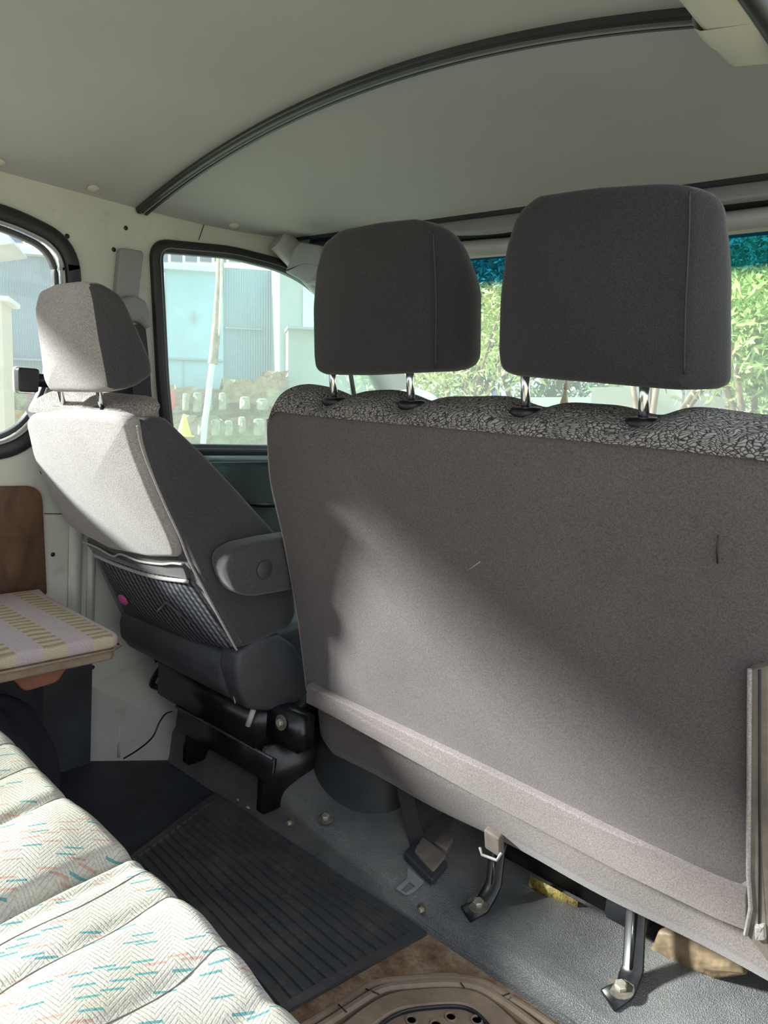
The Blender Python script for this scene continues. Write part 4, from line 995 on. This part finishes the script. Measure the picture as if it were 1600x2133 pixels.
# sun visors
def visor(x0, x1, lab, wavy):
    th_ = thing('sun_visor', ((x0 + x1) / 2, 1.53, .44), lab, 'sun visor')
    pts = []
    n = 24
    top = [(x0 + (x1 - x0) * k / n, .020) for k in range(n + 1)]
    bot = [(x1 - (x1 - x0) * k / n, -.020 - (wavy * .008 * math.sin(k / n * 9) if wavy else 0)) for k in range(n + 1)]
    bm = BM(); puff(bm, smooth_loop(top + bot, 1), (0, 1.515, .449), (1, 0, 0), V((0, .45, 1)).normalized(), V((0, 1, -.45)).normalized(), .018, .006, inner=1)
    b = build('visor_panel', bm, M['grey_plastic'], th_, auto=60)
    return th_
visor(-.86, -.20, 'long grey sun visor folded up behind the right bench headrest', 0)
visor(-1.62, -.93, 'grey wavy-edged sun visor folded up on the driver side', 1)
bm = BM(); pv = [(lambda q: (q.x, q.z))(ony(x, y, 1.44)) for x, y in [(598, 568), (616, 520), (628, 505), (670, 512), (680, 560), (655, 585), (640, 592)]]
puff(bm, circ_corner(pv, .006, 3), (0, 1.43, 0), (1, 0, 0), (0, 0, 1), (0, 1, 0), .05, .008, inner=2); tag(build('pillar_cap', bm, M['grey_plastic'], auto=50), 'grey cap at the top corner of the windshield pillar by the driver door', 'pillar cap')
# dashboard, steering wheel
db = thing('dashboard', (-.93, 1.9, -.4), 'dark dashboard behind the seats below the windshield', 'dashboard')
dbp = [(1.72, -.72), (1.70, -.40), (1.76, -.24), (1.84, -.185), (2.0, -.18), (2.22, -.20), (2.22, -.72)]
bm = BM(); puff(bm, smooth_loop(resamp(dbp, .04), 1), (-1.74, 0, 0), (0, 1, 0), (0, 0, 1), (1, 0, 0), 1.63, .02, inner=2); build('dash_body', bm, M['dark_plastic'], db, auto=60)
sw = thing('steering_wheel', (-1.46, 1.70, -.12), 'light grey steering wheel rim showing between the headrest posts', 'steering wheel')
ax = V((0, -.55, .83)).normalized(); e1 = V((1, 0, 0)); e2 = ax.cross(e1)
wc = V((-1.458, 1.70, -.065)); R_ = .185
e2 = V((0, .60, .80)).normalized()
ctr_ = ony(866, 820, 1.75) - e2 * (R_ - .002)
bm = BM(); P = [ctr_ + e1 * R_ * math.cos(2*math.pi*k/64) + e2 * R_ * math.sin(2*math.pi*k/64) for k in range(65)]
tube(bm, P, .013, 12, cap=False); build('rim', bm, M['light_plastic'], sw)
bm = BM(); lathe(bm, ctr_ + V((0, .02, -.02)), e1.cross(e2), [(.06, -.02), (.065, 0), (.05, .02)], 24); build('hub', bm, M['dark_plastic'], sw, auto=50)
for a in (0, math.pi, math.pi * 1.5):
    bm = BM(); tube(bm, [ctr_ + (e1 * math.cos(a) + e2 * math.sin(a)) * .05, ctr_ + (e1 * math.cos(a) + e2 * math.sin(a)) * R_], .011, 8); build('spoke', bm, M['dark_plastic'], sw)
bm = BM(); tube(bm, [ctr_ + V((0, .02, -.02)), ctr_ + V((0, .25, -.20))], .03, 14); build('column', bm, M['dark_plastic'], sw)
# tassel hanging from the mirror
tt = thing('hanging_tassel', ony(1180, 840, 1.55), 'cream thread tassel hanging in front of the windshield below the right headrest', 'tassel')
P0 = ony(1180, 800, 1.55)
bm = BM(); tube(bm, [V((P0.x, P0.y, .36)), P0], .0012, 6); build('string', bm, M['cream_seal'], tt)
bm = BM(); lathe(bm, P0 + V((0, 0, -.008)), (0, 0, 1), [(.004, -.004), (.006, 0), (.006, .006), (.003, .01)], 12); build('bead', bm, M['cream_seal'], tt)
bm = BM()
for k in range(44):
    a = k * 2.4; r1 = .003 + .014 * ((k * 37 % 44) / 44)
    tube(bm, [P0 + V((0, 0, -.008)), P0 + V((r1 * .5 * math.cos(a), r1 * .5 * math.sin(a), -.04)), P0 + V((r1 * math.cos(a), r1 * math.sin(a), -.088))], .0017, 5)
build('threads', bm, M['cream_seal'], tt)
# interior mirror
mr = thing('rear_view_mirror', (-.80, 1.58, .30), 'interior mirror under the windshield header, behind the right headrest', 'mirror')
bm = BM(); puff(bm, circ_corner([(-.11, -.03), (.11, -.03), (.11, .03), (-.11, .03)], .02, 5), (-.72, 1.56, .315), (1, 0, 0), (0, .1, 1), (0, 1, -.1), .025, .008); build('mirror_body', bm, M['dark_plastic'], mr, auto=50)
bm = BM(); tube(bm, [V((-.72, 1.575, .33)), V((-.72, 1.60, .40))], .008, 8); build('stalk', bm, M['dark_plastic'], mr)
# driver door inner panel
dp = bpy.data.objects.new('door_2', None); COL.objects.link(dp); dp.location = (XW, 1.6, -1); struct(dp, 'dark inner panel of the driver door')
bm = BM(); box(bm, (XW + .014, 1.60, -.50), (.028, 1.02, .60)); build('door_panel', bm, plain('door_panel_vinyl', (.035, .055, .055), .55), dp, bevel=.008)
bm = BM(); box(bm, (XW + .012, 1.60, -.188), (.03, 1.04, .018)); build('sill_strip', bm, plain('sill_strip_grey', (.30, .42, .44), .35), dp, bevel=.004)
P = [onx(500, 1045, XW + .06), onx(545, 1052, XW + .06), onx(585, 1052, XW + .06)]
bm = BM(); tube(bm, P, .008, 10); build('pull_handle', bm, M['black_plastic'], dp)
bm = BM(); box(bm, (XW + .04, 1.55, -.45), (.06, .55, .06)); build('door_armrest', bm, M['dark_plastic'], dp, bevel=.015)

# =================================================================== OUTDOORS
UPR = V(-(RM @ np.array([(520 - 800) / FPX, (18000 - 1066.5) / FPX, 1.0]))).normalized()
def frame(px, py):
    n = V(ray(px, py)); n = (n - UPR * n.dot(UPR)).normalized(); u = n.cross(UPR).normalized()
    return n, u
N1, U1 = frame(420, 760); N2, U2 = frame(1300, 800)
def ex(px, py, D, n=N1):
    r = V(ray(px, py)); return r * (D / r.dot(n))
def exbox(name, x0, y0, x1, y1, D, th_, mat, parent=None, n=N1, u=U1, bevel=0):
    cx, cy = (x0 + x1) / 2, (y0 + y1) / 2
    c = ex(cx, cy, D, n) + n * th_ / 2
    w_ = abs((ex(x1, cy, D, n) - ex(x0, cy, D, n)).dot(u)); h_ = abs((ex(cx, y1, D, n) - ex(cx, y0, D, n)).dot(UPR))
    bm = BM(); R = Matrix((u, n, UPR)).transposed(); box(bm, c, (w_, th_, h_), R)
    return build(name, bm, mat, parent, smooth=False, bevel=bevel)
# ground
gz = -1.62
bm = BM(); R = Matrix((U1, N1, UPR)).transposed(); box(bm, UPR * gz + N1 * 14 + U2 * 4 - UPR * .05, (70, 70, .1), R); g_ = build('ground', bm, M['ground'], smooth=False); struct(g_, 'dry ground of the yard')
D1 = 17.5
wh = thing('warehouse', ex(300, 800, D1), 'pale blue corrugated sheet warehouse seen through both side windows', 'building')
exbox('corrugated_wall', -260, 520, 345, 812, D1, .3, M['blue_corr'], wh)
exbox('flat_wall', 345, 556, 466, 812, D1 - .05, .3, M['blue_flat'], wh)
exbox('corrugated_wall', 466, 562, 588, 806, D1, .3, M['blue_corr'], wh)
exbox('roof_edge', -260, 505, 130, 520, D1 - .2, .4, M['white_wall'], wh)
exbox('roof_edge', 130, 544, 470, 556, D1 - .2, .4, M['white_wall'], wh)
exbox('upper_wall', -260, 380, 600, 508, D1 + .5, .2, M['white_wall'], wh)
for k in range(30):
    x = -255 + k * 30.5
    if x < 560: exbox('window', x, 440, x + 25, 504 if x < 200 else 545, D1 + .42, .12, M['dark_window'], wh)
exbox('rail', 325, 746, 466, 750, D1 - .12, .05, M['grey_panel'], wh)
exbox('rail', -50, 746, 130, 750, D1 - .12, .05, M['grey_panel'], wh)
exbox('hatch', 470, 683, 548, 686, D1 - .1, .05, M['grey_panel'], wh)
exbox('latch', 403, 648, 407, 672, D1 - .15, .06, M['grey_panel'], wh)
exbox('panel_joint', 345, 560, 347, 812, D1 - .07, .05, M['grey_panel'], wh)
exbox('panel_joint', 381, 752, 383, 812, D1 - .07, .05, M['grey_panel'], wh)
# grey building
gb = thing('grey_building', ex(640, 900, 15.5), 'grey rendered building beyond the driver door with a white sign board', 'building')
exbox('wall', 585, 440, 840, 900, 15.5, 2.0, M['grey_wall'], gb)
exbox('lower_wall', 602, 690, 840, 960, 15.0, .4, M['grey_wall'], gb)
exbox('sign_board', 632, 600, 690, 684, 15.4, .08, M['white_wall'], gb)
exbox('canopy', 600, 683, 760, 688, 14.8, .6, M['grey_panel'], gb)
# stone retaining wall, built as terraces with individual blocks
stw = thing('stone_wall', ex(450, 930, 14.5), 'rough brown stone retaining wall in front of the warehouse', 'wall')
def stonewall(x0, y0, x1, y1, D, th_):
    cx, cy = (x0 + x1) / 2, (y0 + y1) / 2; c = ex(cx, cy, D)
    w_ = abs((ex(x1, cy, D) - ex(x0, cy, D)).dot(U1)); h_ = abs((ex(cx, y1, D) - ex(cx, y0, D)).dot(UPR))
    bm = BM(); nu, nv = max(4, int(w_ / .12)), max(3, int(h_ / .1))
    rng = np.random.RandomState(int(x0) + 900)
    def f(i, j, k):
        p = c + U1 * (w_ * (i / nu - .5)) + UPR * (h_ * (j / nv - .5)); return p + N1 * (k * th_)
    front = [[bm.verts.new(f(i, j, 0) + N1 * (.10 * rng.rand()) + U1 * .04 * rng.randn() + UPR * .03 * rng.randn()) for j in range(nv + 1)] for i in range(nu + 1)]
    for i in range(nu):
        for j in range(nv): bm.faces.new((front[i][j], front[i+1][j], front[i+1][j+1], front[i][j+1]))
    back = [bm.verts.new(f(i, nv, 1) + UPR * .03 * rng.randn()) for i in range(nu + 1)]
    for i in range(nu): bm.faces.new((front[i][nv], front[i+1][nv], back[i+1], back[i]))
    return build('stone_course', bm, M['stone'], stw, smooth=False)
stonewall(-260, 800, 600, 868, 14.6, 3)
stonewall(-260, 862, 640, 990, 13.9, 1)
stonewall(465, 790, 602, 842, 14.2, 3)
stonewall(550, 772, 600, 800, 14.4, 1.5)
rng = np.random.RandomState(3)
k = 0
for (x, y, w_, h_, D) in [(380, 820, 14, 34, 14.2), (402, 818, 20, 40, 14.2), (428, 822, 14, 34, 14.1), (456, 818, 16, 36, 14.1), (440, 874, 20, 34, 13.5), (468, 876, 18, 32, 13.5), (497, 868, 16, 34, 13.5), (528, 872, 26, 36, 13.5), (500, 826, 22, 26, 13.8), (535, 830, 26, 24, 13.8), (412, 876, 18, 30, 13.5)]:
    c = ex(x + w_ / 2, y + h_ / 2, D); sx = w_ * D / FPX; sz = h_ * D / FPX
    bm = BM(); puff(bm, circ_corner([(-sx/2, -sz/2), (sx/2, -sz/2), (sx/2 * .8, sz/2), (-sx/2 * .85, sz/2)], sx * .25, 3), c, U1, UPR, N1, .25, .05, .03)
    o = build('stone_block', bm, M['block'], smooth=True, auto=60)
    tag(o, 'pale stone block set in the retaining wall outside the driver window', 'stone', 'pale stone blocks in the retaining wall')
# pole tree
pt = thing('thin_tree', ex(424, 925, 12.5), 'thin leaning tree trunk, brown above and whitewashed below, outside the driver window', 'tree')
P = [ex(x, y, 12.5) for x, y in [(459, 470), (458, 560), (455, 620), (450, 690), (445, 740), (443, 758)]]
bm = BM(); tube(bm, catmull(P, 5), [.055 + .025 * (i / 25) for i in range(26)], 10); build('upper_trunk', bm, M['bark_brown'], pt)
P = [ex(x, y, 12.48) for x, y in [(443, 755), (438, 790), (433, 835), (427, 880), (423, 930), (420, 990)]]
bm = BM(); tube(bm, catmull(P, 5), .05, 10); build('painted_trunk', bm, M['white_wall'], pt)
P = [ex(x, y, 12.42) for x, y in [(463, 480), (461, 600), (457, 700)]]
bm = BM(); tube(bm, catmull(P, 5), .022, 8); build('pale_stem', bm, M['bark_white'], pt)
# red cloth, yellow cone, white roof, near post
bm = BM(); puff(bm, smooth_loop([(-.08, -.18), (.08, -.19), (.09, .1), (.03, .18), (-.04, .18), (-.09, .05)], 2), ex(355, 833, 13.6), U1, UPR, N1, .1, .03, .02)
tag(build('red_cloth', bm, M['red']), 'red cloth or bag on the stone wall outside the driver window', 'cloth')
bm = BM(); lathe(bm, ex(384, 910, 12.5), UPR, [(.17, 0), (.17, .02), (.12, .03), (.02, .36), (.0, .37)], 18); tag(build('yellow_cone', bm, M['yellow'], auto=40), 'yellow cone outside just above the driver seat shoulder', 'cone')
bm = BM()
tube(bm, [ex(4, 505, 15.5) - N1 * .3, ex(4, 505, 15.5) + N1 * 2], .01, flat=(.02, .02))
wrf = thing('white_gable', ex(0, 520, 15.5), 'small white gable roof against the warehouse in the left window', 'roof')
gpt = [ex(x, y, 15.5) for x, y in [(-40, 470), (3, 474), (28, 507), (-40, 516)]]
c = sum(gpt, V()) / 4; bm.free(); bm = BM(); puff(bm, [((p - c).dot(U1), (p - c).dot(UPR)) for p in gpt][::-1], c, U1, UPR, N1, 1.2, .02); build('gable', bm, M['white_wall'], wrf, auto=40)
npst = thing('gate_post', ex(-20, 990, 7), 'cream gate post at the left edge seen through the rear side window', 'post')
exbox('post', -60, 622, 13, 1300, 7.0, .35, M['cream_clean'], npst); exbox('post_cap', -66, 614, 18, 624, 6.97, .42, M['white_wall'], npst)
# front yard
fy = thing('grey_fence_panel', ex(1385, 880, 11, N2), 'grey sheet fence panel below the right headrest, beyond the windshield', 'fence')
exbox('panel', 1425, 812, 1520, 960, 11, .1, M['grey_panel'], fy, N2, U2); exbox('end_post', 1514, 812, 1524, 960, 10.95, .2, M['stone'], fy, N2, U2)
exbox('panel', 1228, 806, 1425, 960, 11.4, .1, M['white_wall'], fy, N2, U2); exbox('panel_joint', 1418, 814, 1428, 960, 11.3, .1, M['grey_panel'], fy, N2, U2)
exbox('panel', 1524, 818, 1560, 960, 11.6, .1, M['white_wall'], fy, N2, U2)
ww = thing('white_yard_wall', ex(1100, 880, 15, N2), 'pale wall across the yard beyond the windshield', 'wall')
exbox('wall', 850, 828, 1250, 990, 15, .3, M['grey_wall'], ww, N2, U2)
exbox('wall', 1520, 822, 1800, 905, 15.2, .3, M['white_wall'], ww, N2, U2)
exbox('window', 1146, 846, 1226, 880, 14.9, .12, M['dark_window'], ww, N2, U2)
exbox('window_frame', 1170, 846, 1173, 880, 14.85, .08, M['white_wall'], ww, N2, U2); exbox('window_frame', 1198, 846, 1201, 880, 14.85, .08, M['white_wall'], ww, N2, U2)
bt = exbox('blue_barrel', 1014, 814, 1045, 900, 12.5, .5, M['blue_tarp'], None, N2, U2, bevel=.08); tag(bt, 'blue bin standing left of the right headrest post, beyond the windshield', 'bin')
# grass strip
bm = BM()
rng = np.random.RandomState(8)
for _ in range(2600):
    D = rng.uniform(8.5, 13); x = rng.uniform(1480, 1680); p = V(ray(x, 900)); p = p * (D / p.dot(N2)); p = p - UPR * (p.dot(UPR) - gz)
    h_ = rng.uniform(.15, .5); a = rng.uniform(0, 6.28); d = (U2 * math.cos(a) + N2 * math.sin(a)) * .02; l_ = (U2 * rng.randn() + N2 * rng.randn()) * .06
    v = [bm.verts.new(p - d), bm.verts.new(p + d), bm.verts.new(p + UPR * h_ + l_)]; bm.faces.new(v)
for _ in range(1500):
    D = rng.uniform(12.6, 13.3); x = rng.uniform(400, 560); p = V(ray(x, 900)); p = p * (D / p.dot(N1)); p = p - UPR * (p.dot(UPR) - gz)
    p += UPR * .45; h_ = rng.uniform(.1, .3); a = rng.uniform(0, 6.28); d = (U2 * math.cos(a) + N2 * math.sin(a)) * .02
    v = [bm.verts.new(p - d), bm.verts.new(p + d), bm.verts.new(p + UPR * h_)]; bm.faces.new(v)
o = build('yard_grass', bm, M['grass'], smooth=False); tag(o, 'bright green grass tufts in the yard', 'grass'); o['kind'] = 'stuff'
# trees
def tree(lab, base, h, tilt, cr_c, cr_r, n, mat, tr=.09, forks=5, seed=1, bark='bark_brown', leaf=.07):
    rg = np.random.RandomState(seed); b = V(base); t = thing('tree', b, lab, 'tree', None)
    cc = b + UPR * h + U2 * tilt
    fork = b + UPR * (h * .42) + U2 * tilt * .35
    bm = BM(); tube(bm, catmull([b, b + UPR * h * .2 + U2 * tilt * .1, fork], 5), [tr * (1.15 - .3 * i / 10) for i in range(11)], 10)
    build('trunk', bm, M[bark], t)
    for k in range(forks):
        a = 2 * math.pi * k / forks + rg.rand()
        e = cc + (U2 * math.cos(a) * cr_r * .75 + N2 * math.sin(a) * cr_r * .75) + UPR * rg.uniform(-.3, .6) * cr_r
        m_ = fork.lerp(e, .5) + UPR * cr_r * .12
        bm = BM(); tube(bm, catmull([fork - UPR * .05, m_, e], 5), [tr * (.62 - .5 * i / 10) for i in range(11)], 7); build('branch', bm, M[bark], t)
    # leaf clumps
    cl = [(V(rg.randn(3)).normalized() * cr_r * rg.uniform(.3, 1.0)) for _ in range(26)]
    cl = [U2 * q.x + N2 * q.y + UPR * q.z * .75 for q in cl]
    vs = []; fs = []
    for i in range(n):
        q = cc + cl[rg.randint(26)] + V(rg.randn(3)) * cr_r * .17
        a = V(rg.randn(3)).normalized(); bb = a.cross(V(rg.randn(3))).normalized(); s = leaf * rg.uniform(.6, 1.5)
        base_i = len(vs); vs += [q - a * s, q + bb * s * .28, q + a * s, q - bb * s * .28]; fs.append((base_i, base_i+1, base_i+2, base_i+3))
    me = bpy.data.meshes.new('foliage'); me.from_pydata([tuple(v) for v in vs], [], fs); me.update(); link('foliage', me, M[mat], t, smooth=False)
    return t
def gp_(x, D):
    p = V(ray(x, 900)); p = p * (D / p.dot(N2)); return p - UPR * (p.dot(UPR) - gz)
tree('forked tree with bright leaves right of the right headrest, before the white wall', gp_(1548, 9.5), 3.1, .35, None, 1.25, 5200, 'leaf', .085, 5, 11, leaf=.06)
tree('slender tree with pale yellow-green leaves between the two bench headrests', gp_(965, 10.5), 3.0, -.2, None, 1.5, 5200, 'leaf2', .07, 6, 12, leaf=.055)
tree('leaning brown tree behind the right bench headrest', gp_(1290, 9.8), 3.2, .9, None, 1.4, 4200, 'leaf2', .08, 5, 13, leaf=.06)
tree('broad leafy tree at the far right edge of the windshield', gp_(1690, 11.5), 3.6, -.2, None, 2.0, 6500, 'leaf', .10, 6, 14, leaf=.08)
tree('deep green tree at the back of the yard between the headrests', gp_(1080, 18), 4.4, .2, None, 3.0, 6500, 'leaf3', .14, 6, 15, leaf=.12)
tree('tall deep green tree at the back behind the right headrest', gp_(1420, 18), 4.6, .2, None, 3.1, 7000, 'leaf', .14, 6, 16, leaf=.12)
tree('wide tree at the back beyond the white wall at the far right', gp_(1720, 19), 4.4, 0, None, 3.3, 7000, 'leaf3', .14, 6, 17, leaf=.12)
tree('bushy tree behind the left bench headrest', gp_(800, 17), 3.3, 0, None, 2.4, 5000, 'leaf', .12, 6, 18, leaf=.10)
tree('pale tall tree far behind the yard, right of centre', gp_(1560, 24), 7.2, 0, None, 4.2, 7000, 'leaf2', .16, 6, 19, leaf=.16)
tree('pale tall tree far behind the yard, left of centre', gp_(1000, 24), 7.2, 0, None, 4.2, 7000, 'leaf2', .16, 6, 20, leaf=.16)
# litter on the cover and mat
for i, (x, y) in enumerate([(497, 1667), (517, 1683), (308, 1580)]):
    p = onz(x, y, -.984 if i < 2 else -.995); bm = BM(); lathe(bm, p, (.2, .1, 1), [(.002, 0), (.006, .002), (.004, .004)], 6)
    tag(build('litter_bit', bm, M['off'], smooth=False), ['white crumb on the mat end by the cover, nearer the driver seat', 'white crumb on the mat end by the cover, nearer the bolt', 'white crumb at the foot of the cream riser'][i], 'litter', 'crumbs on the floor')
